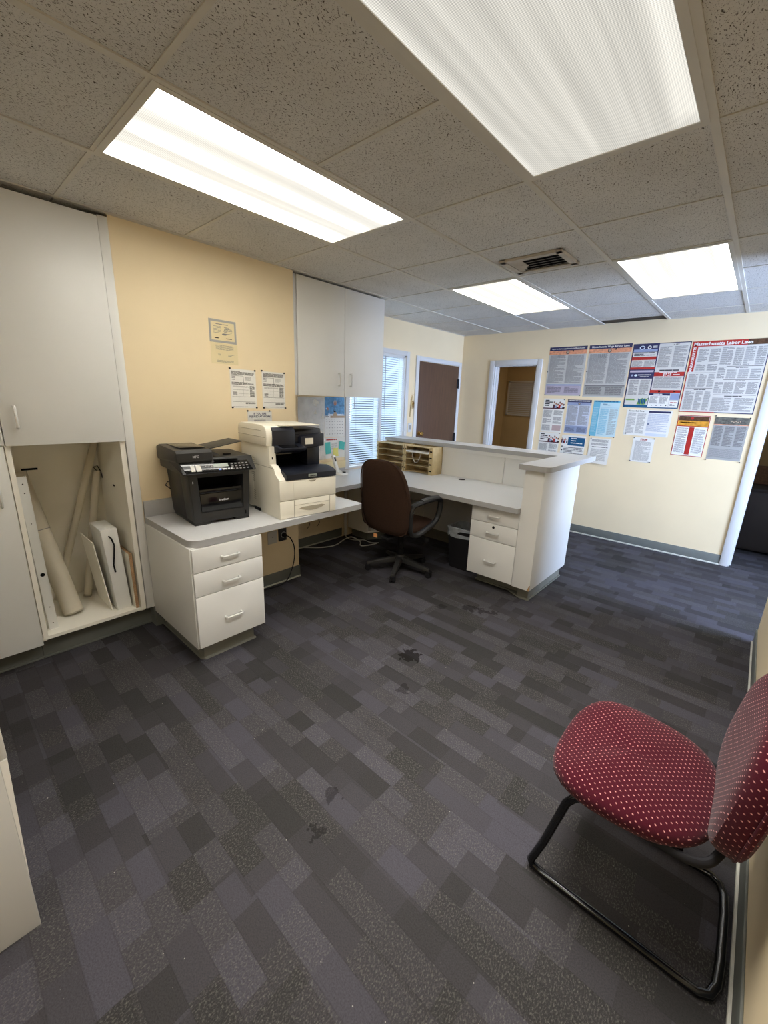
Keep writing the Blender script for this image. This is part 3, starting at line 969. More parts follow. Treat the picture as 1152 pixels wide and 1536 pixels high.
lean_box(ch, 0.312, 0.350, -2.842, -2.838, zf, 0.300, 0.338, -2.862, -2.858, 1.06)
lean_box(ch, 0.309, 0.313, -2.90, -2.838, zf, 0.297, 0.301, -2.92, -2.858, 1.06)
lean_box(ch, 0.348, 0.352, -2.87, -2.838, zf, 0.336, 0.340, -2.89, -2.858, 1.06)
obj('channel_body', ch, 'white_pl', o)
hl = MB()
for z, r in ((0.50, 0.011), (0.97, 0.003), (1.02, 0.003), (0.30, 0.003), (0.20, 0.003), (0.80, 0.0025)):
    yy = 0.331 - (z - zf) / 0.9 * 0.012
    xx = -2.838 - (z - zf) / 0.9 * 0.02
    hl.lathe([(r, xx - 0.001), (r, xx + 0.001)], (yy, z), 12, 'x')
obj('punched_hole', hl, 'void', o)['kind'] = 'stuff'


def cyl(p0, p1, r, seg=20):
    return MB().tube([p0, tuple((Vector(p0) * 0.5 + Vector(p1) * 0.5)), p1], r, seg)


o = thing('mailing_tube', 'thick cream cardboard tube leaning behind the white metal channel', 'tube', (-2.99, 0.455, zf))
P0, P1 = Vector((-2.965, 0.452, zf + 0.018)), Vector((-3.19, 0.335, 1.03))
obj('tube_body', cyl(P0, P1, 0.052, 24), 'card', o)
m0 = P0.lerp(P1, 0.60)
dd = (P1 - P0).normalized()
obj('tube_seam', cyl(m0, m0 + dd * 0.004, 0.0527, 24), 'ink', o)
obj('end_cap', cyl(P0 - dd * 0.008, P0 + dd * 0.004, 0.0515, 24), 'cream_d', o)
o = thing('white_pipe', 'long thin white pipe leaning diagonally to the right across the open bay', 'pipe', (-3.1, 0.48, zf))
obj('pipe_body', cyl((-3.205, 0.475, 0.36), (-3.215, 0.755, 1.195), 0.021), 'card', o)
obj('pipe_foot', cyl((-3.20, 0.42, zf + 0.02), (-3.205, 0.475, 0.36), 0.0208), 'card', o)
o = thing('white_pipe', 'short thin white pipe standing behind the white metal enclosure', 'pipe', (-3.2, 0.58, zf))
obj('pipe_body', cyl((-3.165, 0.575, zf + 0.014), (-3.225, 0.745, 1.0), 0.022), 'card', o)
obj('end_cap', cyl((-3.164, 0.572, zf + 0.006), (-3.165, 0.576, zf + 0.02), 0.0225), 'cream_d', o)
obj('wire_hook', MB().tube([(-3.225, 0.745, 1.0), (-3.23, 0.73, 1.025), (-3.235, 0.755, 1.03), (-3.225, 0.768, 0.99), (-3.215, 0.769, 0.95)], 0.003, 6), 'ink_d', o)
o = thing('metal_enclosure', 'white box enclosure with a short black cable, in the open bay', 'box', (-2.95, 0.69, zf))
mb = MB()
lean_box(mb, 0.655, 0.735, -3.06, -2.82, zf, 0.625, 0.715, -3.07, -2.835, 0.70, 0.004)
obj('box_body', mb, 'white_pl', o)
obj('cable', MB().tube([(-2.838, 0.665, 0.655), (-2.812, 0.672, 0.645), (-2.808, 0.682, 0.60), (-2.816, 0.675, 0.53), (-2.822, 0.667, 0.47), (-2.824, 0.672, 0.42)], 0.0045, 8), 'ink_b', o)
obj('cable_hole', MB().lathe([(0.011, -2.8375), (0.011, -2.8352)], (0.664, 0.655), 14, 'x'), 'ink_d', o)
mb = MB()
lean_box(mb, 0.628, 0.633, -3.14, -2.845, zf, 0.585, 0.590, -3.14, -2.87, 0.62)
solo('leaning_board', mb, 'white_in', 'thin white board leaning against the metal enclosure', 'panel', (-3.0, 0.63, zf))
o = thing('chipboard_offcut', 'narrow shelf board with raw chipboard edge at the right of the open bay', 'board', (-2.9, 0.75, zf))
mb = MB()
lean_box(mb, 0.745, 0.762, -3.1, -2.775, zf, 0.744, 0.761, -3.1, -2.785, 0.53)
obj('board_face', mb, 'white_in', o)
mb = MB()
lean_box(mb, 0.745, 0.762, -2.775, -2.771, zf, 0.744, 0.761, -2.785, -2.781, 0.53)
mb.box(-3.1, -2.783, 0.745, 0.762, 0.53, 0.533)
obj('raw_edge', mb, 'chip', o, 'raw brown chipboard edge')

# ------------------------------------------------------------------ counter (one continuous worktop)


def arc(cx, cy, r, a0, a1, n=6):
    return [(cx + r * math.cos(R(a0 + (a1 - a0) * i / n)), cy + r * math.sin(R(a0 + (a1 - a0) * i / n))) for i in range(n + 1)]


CT = 0.76
poly = [(XL, 0.853)] + arc(-2.105 - 0.07, 0.853 + 0.07, 0.07, -90, 0) + arc(-2.115 - 0.035, 2.15 - 0.035, 0.035, 0, 90) + \
    [(-2.655, 2.15), (-2.675, 2.74), (-2.45, 2.92), (-1.2385, 2.92), (-1.2385, 3.738), (XA + 0.001, 3.738), (XA + 0.001, 2.021), (XL + 0.001, 2.021)]
ct = thing('countertop', 'grey laminate worktop running from the printers round to the reception desk', 'worktop', (-2.5, 2.0, CT - 0.04))
obj('worktop_surface', MB().prism(poly, 'z', CT - 0.0012, CT), 'counter', ct)
obj('worktop_edge', MB().prism(poly, 'z', CT - 0.04, CT - 0.0012), 'counter_e', ct)
obj('backsplash', MB().box(XL, XL + 0.018, 0.853, 2.02, CT, CT + 0.10, 0.001), 'counter_e', ct)
obj('backsplash', MB().box(XA + 0.001, XA + 0.018, 2.03, 3.05, CT, CT + 0.085, 0.001), 'counter_e', ct)
obj('grommet', MB().lathe([(0.034, CT), (0.034, CT + 0.003), (0.028, CT + 0.004), (0.027, CT + 0.0015), (0.001, CT + 0.001)], (-2.17, 3.63), 24), 'ink_b', ct, 'black cable grommet')


# drawer pedestals -------------------------------------------------


def drawer(parent, face, fx, u0, u1, z0, z1, hz):
    """drawer front; face 'x' looks along +x at x=fx, face 'y' looks along -y at y=fx"""
    if face == 'x':
        d = obj('drawer', MB().box(fx - 0.018, fx, u0, u1, z0, z1, 0.002), 'white', parent)
        obj('drawer_handle', wire_handle((fx, (u0 + u1) / 2, hz), (0, 1, 0), 0.098, (1, 0, 0)), 'steel', d)
    else:
        d = obj('drawer', MB().box(u0, u1, fx, fx + 0.018, z0, z1, 0.002), 'white', parent)
        obj('drawer_handle', wire_handle(((u0 + u1) / 2, fx, hz), (1, 0, 0), 0.098, (0, -1, 0)), 'steel', d)
    return d


pd = thing('drawer_unit', 'white three drawer unit under the counter holding the printers', 'drawers', (-2.4, 1.05, 0))
obj('carcass', MB().box(-2.745, -2.12, 0.858, 1.262, 0.115, CT - 0.04), 'white', pd)
obj('side_panel', MB().box(-2.745, -2.118, 0.846, 0.858, 0.115, CT - 0.041, 0.001), 'white', pd)
obj('scribe_strip', MB().box(XL, -2.72, 0.849, 0.857, 0.11, CT - 0.041), 'trimw', pd)
for z0, z1, hz in ((0.582, 0.716, 0.645), (0.440, 0.578, 0.496), (0.124, 0.436, 0.268)):
    drawer(pd, 'x', -2.100, 0.852, 1.268, z0, z1, hz)
tk = MB().box(-2.74, -2.175, 0.90, 1.225, 0.0, 0.115)
tk.prism([(-2.76, 0.885), (-2.19, 0.885), (-2.165, 0.905), (-2.165, 1.235), (-2.76, 1.235)], 'z', 0, 0.012)
obj('toe_kick', tk, 'toe', pd)

# reception desk --------------------------------------------------
LZ = 1.098
rd = thing('reception_desk', 'white reception counter with raised grey ledge and end column', 'desk', (-1.2, 3.4, 0))
lp = [(XA + 0.001, 3.71), (-1.275, 3.71), (-1.275, 2.935)] + arc(-1.045 - 0.05, 2.925 + 0.05, 0.05, -90, 0)[0:] + [(-1.045, 4.0), (XA + 0.001, 4.0)]
lp[2] = (-1.275, 2.925)
obj('ledge_top', MB().prism(lp, 'z', LZ - 0.0012, LZ), 'counter', rd)
obj('ledge_edge', MB().prism(lp, 'z', LZ - 0.04, LZ - 0.0012), 'counter_e', rd)
obj('end_column', MB().box(-1.236, -1.09, 2.962, 3.74, 0.118, LZ - 0.04, 0.001), 'white', rd)
obj('chipped_corner', MB().hexa([(-1.108, 2.9605, 0.118), (-1.0895, 2.9605, 0.118), (-1.0895, 2.968, 0.118), (-1.108, 2.968, 0.118),
                                 (-1.093, 2.9605, 0.165), (-1.0895, 2.9605, 0.165), (-1.0895, 2.968, 0.165), (-1.093, 2.968, 0.165)]), 'chip', rd)
pw = MB().box(-1.80, -1.12, 3.742, 3.79, 0.10, LZ - 0.04)
obj('back_panel', MB().box(-1.777, -1.237, 3.74, 3.79, 0.118, LZ - 0.04, 0.001), 'white', rd)
obj('back_panel', MB().box(XA + 0.002, -1.780, 3.74, 3.79, 0.118, LZ - 0.04, 0.001), 'white', rd)
obj('support_cleat', MB().box(-2.485, -1.24, 3.715, 3.742, LZ - 0.075, LZ - 0.041), 'white', rd)
tk = MB().box(-1.215, -1.125, 3.05, 3.74, 0, 0.118)
tk.prism([(-1.30, 3.09), (-1.19, 3.035), (-1.115, 3.035), (-1.115, 3.75), (-1.30, 3.75)], 'z', 0, 0.012)
tk.box(XA + 0.01, -1.215, 3.745, 3.79, 0, 0.118)
obj('toe_kick', tk, 'toe', rd)

pd = thing('drawer_unit', 'white three drawer unit with lock under the reception desk', 'drawers', (-1.45, 3.2, 0))
obj('carcass', MB().box(-1.650, -1.24, 2.99, 3.55, 0.118, CT - 0.041), 'white', pd)
for q, (z0, z1, hz) in enumerate(((0.586, 0.716, 0.648), (0.442, 0.582, 0.506), (0.120, 0.438, 0.262))):
    dd_ = drawer(pd, 'y', 2.970, -1.652, -1.242, z0, z1, hz)
    if q == 1:
        obj('lock', MB().lathe([(0.011, 2.9695), (0.011, 2.966), (0.004, 2.9655)], (-1.445, 0.556), 16, 'y'), 'ink_b', dd_, 'dark round lock')
tk = MB().box(-1.625, -1.245, 3.12, 3.5, 0, 0.118).box(-1.635, -1.245, 3.105, 3.12, 0, 0.012)
obj('toe_kick', tk, 'toe', pd)

# corner cabinet under the worktop ---------------------------------
cc = thing('corner_cabinet', 'white open base cabinet in the corner under the worktop', 'cabinet', (-3.1, 3.4, 0))
mb = MB()
mb.box(-3.29, -2.985, 3.10, 3.118, 0.10, CT - 0.041)
mb.prism([(-3.29, 3.118), (-2.985, 3.118), (-2.68, 3.735), (-3.29, 3.735)], 'z', 0.10, 0.122)
mb.prism([(-3.29, 3.118), (-2.995, 3.118), (-2.70, 3.735), (-3.29, 3.735)], 'z', 0.40, 0.418)
mb.box(-3.29, -2.70, 3.715, 3.735, 0.12, CT - 0.041)
mb.box(-3.29, -3.27, 3.118, 3.72, 0.12, CT - 0.041)
obj('carcass', mb, 'white_in', cc)
obj('toe_kick', MB().prism([(-3.27, 3.15), (-3.02, 3.15), (-2.76, 3.70), (-3.27, 3.70)], 'z', 0.0, 0.10), 'cove', cc)
o = thing('bottle', 'dark red bottle with white label in the corner cabinet', 'bottle', (-3.02, 3.27, 0.42))
obj('bottle_body', MB().lathe([(0.03, 0.42), (0.034, 0.43), (0.034, 0.53), (0.02, 0.565), (0.012, 0.58), (0.012, 0.59)], (-3.02, 3.27), 18), 'red_pl', o)
obj('bottle_label', MB().lathe([(0.0345, 0.455), (0.0345, 0.51)], (-3.02, 3.27), 18), 'paper', o)
obj('bottle_cap', MB().lathe([(0.014, 0.588), (0.014, 0.615)], (-3.02, 3.27), 14), 'white_pl', o)
solo('paper_stack', MB().box(-3.12, -2.93, 3.20, 3.40, 0.1225, 0.26, 0.002), 'paper_g', 'grey stack of paper on the floor of the corner cabinet', 'paper', (-3.02, 3.3, 0.1225))
solo('white_conduit', cyl((XA + 0.04, 3.045, 0.02), (XA + 0.04, 3.045, CT - 0.041), 0.02), 'cable_w', 'white vertical conduit beside the corner cabinet', 'pipe', (XA + 0.04, 3.045, 0.0))
cbk = MB().tube([(-3.07, 3.094, 0.715), (-3.07, 3.09, 0.66), (-3.066, 3.09, 0.60)], 0.009, 8).tube([(-3.095, 3.09, 0.60), (-3.07, 3.088, 0.575), (-3.06, 3.09, 0.55)], 0.010, 8)
cbk.tube([(-3.066, 3.09, 0.60), (-3.060, 3.09, 0.50), (-3.066, 3.09, 0.37)], 0.008, 8)
solo('cable_strap', cbk, 'ink_b', 'black cable strap hanging down the side of the corner cabinet', 'cable', (-3.07, 3.09, 0.37))

# ------------------------------------------------------------------ upper cabinet in the alcove
uc = thing('wall_cabinet', 'white two door wall cabinet above the desk, left of the window', 'cabinet', (-3.0, 2.54, 1.535))
UX = -2.785
obj('carcass', MB().box(XA + 0.001, UX - 0.001, 2.058, 3.02, 1.538, 2.392), 'white', uc)
obj('filler_strip', MB().box(UX - 0.1, UX + 0.008, 2.022, 2.055, 1.535, 2.395), 'trimw', uc)
for y0, y1, hy in ((2.058, 2.542, 2.478), (2.547, 3.032, 2.612)):
    d = obj('cabinet_door', MB().box(UX, UX + 0.018, y0, y1, 1.533, 2.392, 0.0015), 'white', uc)
    obj('door_handle', wire_handle((UX + 0.018, hy, 1.672), (0, 0, 1), 0.10, (1, 0, 0)), 'steel', d)

# ------------------------------------------------------------------ blinds
slat_me = None
bl_x = XA - 0.028
for k, (y0, y1) in enumerate(((WY0 + 0.035, MUL - 0.012), (MUL + 0.010, WY1 - 0.022))):
    g = thing('window_blind', ('white slatted blind in the left half of the window, partly behind the wall cabinet', 'white slatted blind in the right half of the window, beside the brown door')[k],
              'blind', (bl_x, (y0 + y1) / 2, WZ0 + 0.03), None, 'blinds on the window')
    obj('headrail', MB().box(bl_x - 0.014, bl_x + 0.014, y0, y1, WZ1 - 0.030, WZ1 - 0.002, 0.002), 'trimw', g)
    sm = MB()
    L = y1 - y0 - 0.006
    prof = []
    for i in range(5):
        tt = (i - 2) / 2
        prof.append((0.0125 * tt * math.cos(R(50)) + 0.0016 * (1 - tt * tt), 0.0125 * tt * math.sin(R(50))))
    sm.loft([[(p[0], yy, p[1]) for p in prof] + [(p[0] - 0.0006, yy, p[1]) for p in prof[::-1]] for yy in (-L / 2, L / 2)])
    first = None
    z = WZ1 - 0.045
    zbot = WZ0 + 0.045
    while z > zbot:
        if first is None:
            first = obj('blind_slat', sm, 'blind')
            first.parent = g
            s_ = first
        else:
            s_ = first.copy()
            C.objects.link(s_)
        s_.location = (0, 0, z - (WZ0 + 0.03))
        z -= 0.0252
    obj('bottom_rail', MB().box(bl_x - 0.010, bl_x + 0.010, y0, y1, zbot - 0.016, zbot - 0.002, 0.002), 'trimw', g)
    for f_ in (0.2, 0.8):
        yy = y0 + (y1 - y0) * f_
        obj('ladder_cord', MB().box(bl_x + 0.0088, bl_x + 0.0098, yy - 0.001, yy + 0.001, zbot, WZ1 - 0.03), 'grey_pl', g)
    obj('tilt_wand', MB().tube([(bl_x + 0.018, y0 + 0.055, WZ1 - 0.03), (bl_x + 0.024, y0 + 0.055, WZ1 - 0.3), (bl_x + 0.022, y0 + 0.053, 1.42)], 0.0035, 6), 'grey_pl', g)

# ------------------------------------------------------------------ papers and posters


def poster(name, label, cat, side, off, u0, u1, v0, v1, sheet_mat, items, pins=(), group=None, curl=0.0, th=0.0008):
    """sheet hung on a wall. items: ('rect',x0,y0,x1,y1,mat) ('lines',x0,y0,x1,y1,n,mat[,fill]) ('text',x,y,h,str,mat[,align,bold,rot])
    in sheet fractions, y measured down from the top; off = wall plane coordinate"""
    rt, up, nr = frame_of(side)
    base = Vector((0, off, 0)) if side == 'back' else Vector((off, 0, 0))
    w, h = u1 - u0, v1 - v0
    loc = base + rt * ((u0 + u1) / 2) + up * v0
    g = thing(name, label, cat, loc, None, group)

    def P(fx, fy, lift):
        c = curl * (fy ** 2) * (0.3 + 0.7 * fx)
        return base + rt * (u0 + w * fx) + up * (v1 - h * fy) + nr * (0.0012 + lift + c)

    obj('sheet', MB().sheet(lambda a, b2: (P(a, b2, 0), nr), 4, 8 if curl else 1, th), sheet_mat, g)
    groups = {}
    for it in items:
        if it[0] == 'rect':
            _, x0, y0, x1, y1, m = it[:6]
            lift = it[6] if len(it) > 6 else 0.0009
            groups.setdefault(('print_block', m), MB()).quad(P(x0, y0, lift), P(x0, y1, lift), P(x1, y1, lift), P(x1, y0, lift))
        elif it[0] == 'lines':
            _, x0, y0, x1, y1, n, m = it[:7]
            fill = it[7] if len(it) > 7 else 0.55
            mb = groups.setdefault(('printed_lines', m), MB())
            dy = (y1 - y0) / n
            for k in range(n):
                ya = y0 + k * dy
                yb = ya + dy * fill
                xx = x0
                end = x0 + (x1 - x0) * (random.uniform(0.35, 0.8) if random.random() < 0.16 else random.uniform(0.93, 1.0))
                while xx < end - 0.004:
                    wd = random.uniform(0.03, 0.11) * 0.6 / max(0.25, w)
                    xe = min(end, xx + wd)
                    mb.quad(P(xx, ya, 0.0014), P(xx, yb, 0.0014), P(xe, yb, 0.0014), P(xe, ya, 0.0014))
                    xx = xe + 0.006 * 0.5 / max(0.2, w)
        elif it[0] == 'text':
            _, x, y, hh, s_, m = it[:6]
            al_ = it[6] if len(it) > 6 else 'CENTER'
            bo = it[7] if len(it) > 7 else 0.0
            rot = it[8] if len(it) > 8 else 0
            sx = it[9] if len(it) > 9 else 1.0
            r_, u_ = (rt, up) if not rot else (up, -rt)
            obj('printed_text', text_mb(s_, hh * h, P(x, y, 0.0016), r_, u_, nr, al_, 0.0, bo * hh * h, sx), m, g)
        elif it[0] == 'disc':
            _, x, y, rr, m = it[:5]
            mb = groups.setdefault(('print_block', m), MB())
            ry = rr * w / h * (it[5] if len(it) > 5 else 1.0)
            lift = it[6] if len(it) > 6 else 0.0012
            mb.bm.faces.new([mb.bm.verts.new(P(x + rr * math.cos(2 * PI * k / 14), y - ry * math.sin(2 * PI * k / 14), lift)) for k in range(14)])
        elif it[0] == 'poly':
            _, pts, m = it[:3]
            lift = it[3] if len(it) > 3 else 0.0012
            mb = groups.setdefault(('print_block', m), MB())
            mb.bm.faces.new([mb.bm.verts.new(P(a, b2, lift)) for a, b2 in pts])
    for (nm, m), mb in groups.items():
        obj(nm, mb, m, g)['kind'] = 'stuff'
    for fx, fy in pins:
        c = P(fx, fy, 0)
        mb = MB()
        mb.lathe([(0.006, 0), (0.006, 0.003), (0.0035, 0.005), (0.005, 0.009), (0.001, 0.010)], (0, 0), 10)
        for v in mb.bm.verts:
            v.co = c + rt * v.co.x + up * v.co.y + nr * v.co.z
        obj('push_pin', mb, 'ink_d', g)
    return g


C4 = ((0.03, 0.02), (0.97, 0.02), (0.03, 0.98), (0.97, 0.98))


def people(x0, y0, x1, y1):
    """a printed strip of half a dozen people, as plain shapes"""
    it = []
    for k in range(6):
        fx = x0 + (x1 - x0) * (k + 0.5) / 6
        fy = y0 + (y1 - y0) * (0.25 + 0.28 * ((k * 7) % 3) / 2)
        hr = (x1 - x0) * 0.065
        it.append(('poly', [(fx - hr * 1.7, y1), (fx - hr * 1.4, fy + hr * 1.6), (fx + hr * 1.4, fy + hr * 1.6), (fx + hr * 1.7, y1)],
                   ('p_maroon', 'p_blue', 'ink_b', 'p_red', 'p_foam', 'ink_d')[k], 0.0012 + 0.0001 * k))
        it.append(('disc', fx, fy + hr * 0.3, hr, 'p_skin', 1.0, 0.0019))
        it.append(('disc', fx, fy - hr * 0.3, hr * 1.05, ('ink_b', 'p_brown', 'ink_b', 'p_brown', 'ink_b', 'ink_b')[k], 0.8, 0.0018))
    return it


def two_col(y0, y1, n, m, xs_=((0.04, 0.48), (0.52, 0.96))):
    return [('lines', a, y0, b2, y1, n, m) for a, b2 in xs_]


def wage(header, lilac, hdr_mat='p_navy', band='p_orange', ink='ink'):
    it = [('rect', 0.0, 0.0, 1, 0.075, hdr_mat), ('text', 0.5, 0.038, 0.052, header, 'paper', 'CENTER', 0.02, 0, 1.0)]
    if band:
        it += [('rect', 0.0, 0.075, 1, 0.155, band), ('disc', 0.5, 0.115, 0.045, 'ink_d'), ('disc', 0.5, 0.115, 0.03, 'p_sand', 1, 0.0015), ('disc', 0.64, 0.09, 0.02, 'ink_b')]
    it += [('rect', 0.02, 0.76, 0.98, 0.975, lilac), ('rect', 0.02, 0.76, 0.98, 0.79, 'p_blue' if lilac != 'p_grey' else 'ink', 0.0011)]
    it += two_col(0.17, 0.74, 40, ink) + [('lines', 0.06, 0.81, 0.46, 0.95, 8, 'ink_d', 0.4), ('lines', 0.54, 0.81, 0.94, 0.95, 8, 'ink_d', 0.4)]
    for k in range(5):
        it.append(('rect', 0.25 + 0.045 * k, 0.17, 0.254 + 0.045 * k, 0.25, 'ink_d', 0.0017))
    return it


B = YB
wage1 = wage('Leyes de salario y pago/horario de Massachusetts', 'p_lilac')
wage1[1] = ('text', 0.5, 0.038, 0.034, 'Leyes de salario y pago/horario de Massachusetts', 'paper', 'CENTER', 0.02, 0, 1.0)
poster('wage_poster', 'grey text poster with navy heading and lilac foot, leftmost in the top row', 'poster', 'back', B, -2.088, -1.660, 1.640, 2.195, 'paper_g', wage1, ((0.01, 0.5), (0.02, 0.985), (0.98, 0.985)), 'wage law posters')
wage2 = wage('Massachusetts Wage & Hour Laws', 'p_grey')
wage2[1] = ('text', 0.5, 0.038, 0.048, 'Massachusetts Wage & Hour Laws', 'paper', 'CENTER', 0.02, 0, 1.0)
poster('wage_poster', 'text poster headed Massachusetts Wage & Hour Laws, second in the top row', 'poster', 'back', B, -1.638, -1.205, 1.632, 2.195, 'paper_g', wage2, ((0.02, 0.5),), 'wage law posters')

# federal poster
fed = [('rect', 0, 0, 0.47, 1, 'p_navy'), ('rect', 0, 0.0, 1, 0.012, 'p_navy', 0.0010), ('rect', 0.985, 0, 1, 1, 'p_navy', 0.001), ('rect', 0, 0.985, 1, 1, 'p_teal', 0.001),
       ('disc', 0.17, 0.06, 0.05, 'p_foam', 0.75), ('disc', 0.17, 0.06, 0.032, 'p_navy', 0.75, 0.0015), ('disc', 0.30, 0.06, 0.035, 'paper', 1), ('disc', 0.30, 0.06, 0.02, 'p_navy', 1, 0.0015), ('lines', 0.36, 0.04, 0.44, 0.075, 2, 'paper'),
       ('rect', 0.02, 0.085, 0.45, 0.125, 'p_blue', 0.0011),
       ('rect', 0.02, 0.13, 0.45, 0.385, 'paper_gl', 0.0011), ('rect', 0.01, 0.20, 0.45, 0.25, 'p_red', 0.0013), ('rect', 0.01, 0.36, 0.46, 0.395, 'p_red', 0.0013),
       ('lines', 0.04, 0.135, 0.43, 0.19, 3, 'ink_d', 0.6), ('lines', 0.03, 0.26, 0.22, 0.355, 8, 'ink'), ('lines', 0.25, 0.26, 0.44, 0.355, 8, 'ink'),
       ('rect', 0.02, 0.41, 0.45, 0.44, 'p_lilac', 0.0011), ('lines', 0.18, 0.475, 0.43, 0.495, 1, 'paper', 0.6), ('lines', 0.22, 0.505, 0.38, 0.52, 1, 'paper', 0.5),
       ('disc', 0.07, 0.487, 0.02, 'p_blue'), ('disc', 0.14, 0.487, 0.03, 'p_foam', 0.7),
       ('rect', 0.02, 0.54, 0.45, 0.955, 'paper_gl', 0.0011), ('lines', 0.05, 0.56, 0.22, 0.80, 17, 'ink'), ('lines', 0.25, 0.56, 0.42, 0.80, 17, 'ink'),
       ('rect', 0.03, 0.86, 0.2, 0.885, 'p_green', 0.0013), ('rect', 0.01, 0.957, 0.46, 0.99, 'p_teal', 0.0013),
       ('rect', 0.47, 0.012, 0.985, 0.39, 'paper_gl', 0.0010), ('text', 0.75, 0.035, 0.03, 'LA LEY', 'ink_b', 'CENTER', 0.02),
       ('lines', 0.49, 0.06, 0.70, 0.375, 24, 'ink'), ('lines', 0.74, 0.06, 0.96, 0.375, 24, 'ink'),
       ('rect', 0.47, 0.40, 0.985, 0.72, 'paper_gl', 0.0010), ('lines', 0.55, 0.405, 0.90, 0.43, 1, 'ink_d', 0.7), ('rect', 0.47, 0.44, 0.985, 0.505, 'p_red', 0.0012),
       ('lines', 0.56, 0.443, 0.88, 0.455, 1, 'paper', 0.7), ('text', 0.70, 0.480, 0.052, '$7.25', 'paper', 'CENTER', 0.02), ('lines', 0.80, 0.475, 0.92, 0.487, 1, 'paper', 0.7),
       ('lines', 0.49, 0.52, 0.96, 0.69, 13, 'ink'), ('rect', 0.45, 0.715, 0.985, 0.76, 'p_red', 0.0012), ('disc', 0.62, 0.737, 0.02, 'paper'), ('disc', 0.88, 0.737, 0.015, 'paper'),
       ('rect', 0.455, 0.765, 0.82, 0.80, 'p_navy', 0.0012), ('lines', 0.53, 0.775, 0.75, 0.79, 1, 'paper', 0.7), ('rect', 0.46, 0.80, 0.82, 0.98, 'paper', 0.0011),
       ('lines', 0.48, 0.815, 0.63, 0.93, 10, 'ink'), ('lines', 0.65, 0.815, 0.80, 0.93, 10, 'ink'),
       ('rect', 0.83, 0.765, 0.98, 0.865, 'p_blue', 0.0012), ('rect', 0.83, 0.88, 0.98, 0.975, 'paper', 0.0012), ('lines', 0.85, 0.90, 0.96, 0.915, 1, 'p_red', 0.9), ('lines', 0.85, 0.93, 0.94, 0.965, 2, 'ink')]
for k in range(4):
    fed.append(('disc', 0.53 + 0.085 * k, 0.955, 0.010, 'ink_b'))
for k in range(3):
    bx = 0.30 + 0.05 * k
    fed += [('poly', [(bx - 0.05, 0.95), (bx - 0.02, 0.87), (bx + 0.05, 0.84), (bx + 0.02, 0.90), (bx, 0.95)], 'p_green', 0.0014 + k * 0.0001),
            ('poly', [(bx - 0.04, 0.85), (bx, 0.87), (bx + 0.02, 0.95), (bx - 0.02, 0.92)], 'p_teal', 0.0018), ('disc', bx + 0.04, 0.855, 0.012, 'p_teal')]
poster('federal_poster', 'glossy navy, red and white federal labour poster showing $7.25, third in the top row', 'poster', 'back', B, -1.193, -0.684, 1.532, 2.183, 'paper_gl', fed)

# big state poster
stt = [('rect', 0.012, 0.012, 0.988, 0.988, 'paper_gl', 0.0010), ('rect', 0, 0, 0.72, 0.075, 'p_red', 0.0012), ('rect', 0.72, 0, 1, 0.075, 'p_brown', 0.0012),
       ('rect', 0, 0.075, 0.085, 0.42, 'p_red', 0.0012), ('rect', 0, 0.42, 0.012, 1, 'p_red', 0.0008), ('rect', 0, 0.988, 0.5, 1, 'p_red', 0.0008), ('rect', 0.5, 0.988, 1, 1, 'p_navy', 0.0008), ('rect', 0.988, 0.075, 1, 1, 'p_navy', 0.0008),
       ('text', 0.40, 0.040, 0.062, 'Massachusetts Labor Laws', 'paper', 'CENTER', 0.03), ('text', 0.043, 0.25, 0.044, 'MASSACHUSETTS', 'paper', 'CENTER', 0.03, 1),
       ('disc', 0.045, 0.04, 0.025, 'p_pink')]
for (x0, x1) in ((0.11, 0.245), (0.265, 0.40)):
    stt.append(('lines', x0, 0.11, x1, 0.29, 14, 'ink'))
    stt.append(('lines', x0, 0.32, x1, 0.42, 7, 'ink'))
for (x0, x1) in ((0.42, 0.57), (0.59, 0.70), (0.715, 0.84), (0.86, 0.975)):
    stt.append(('lines', x0, 0.10, x1, 0.34, 18, 'ink'))
stt += [('rect', 0.10, 0.435, 0.40, 0.44, 'ink_d', 0.0013), ('rect', 0.52, 0.35, 0.975, 0.356, 'ink_d', 0.0013), ('rect', 0.52, 0.53, 0.975, 0.536, 'ink_d', 0.0013), ('rect', 0.03, 0.65, 0.40, 0.656, 'ink_d', 0.0013),
        ('rect', 0.43, 0.74, 0.975, 0.746, 'ink_d', 0.0013), ('lines', 0.64, 0.365, 0.80, 0.378, 1, 'ink_d', 0.8), ('lines', 0.68, 0.545, 0.80, 0.558, 1, 'ink_d', 0.8), ('lines', 0.15, 0.665, 0.32, 0.68, 1, 'ink_d', 0.8), ('lines', 0.58, 0.755, 0.82, 0.768, 1, 'ink_d', 0.8)]
for (x0, x1) in ((0.04, 0.17), (0.19, 0.29), (0.31, 0.40)):
    stt.append(('lines', x0, 0.455, x1, 0.64, 15, 'ink'))
    stt.append(('lines', x0, 0.69, x1, 0.97, 22, 'ink'))
for (x0, x1) in ((0.54, 0.67), (0.69, 0.82), (0.84, 0.97)):
    stt.append(('lines', x0, 0.39, x1, 0.52, 10, 'ink'))
    stt.append(('lines', x0, 0.57, x1, 0.73, 12, 'ink'))
stt += [('lines', 0.42, 0.36, 0.52, 0.52, 10, 'ink'), ('lines', 0.42, 0.57, 0.53, 0.73, 11, 'ink'), ('lines', 0.43, 0.785, 0.69, 0.97, 15, 'ink'), ('lines', 0.72, 0.785, 0.97, 0.97, 15, 'ink')]
poster('state_poster', 'largest glossy poster with red header and red left band, right end of top row', 'poster', 'back', B, -0.672, -0.088, 1.505, 2.178, 'paper_gl', stt)


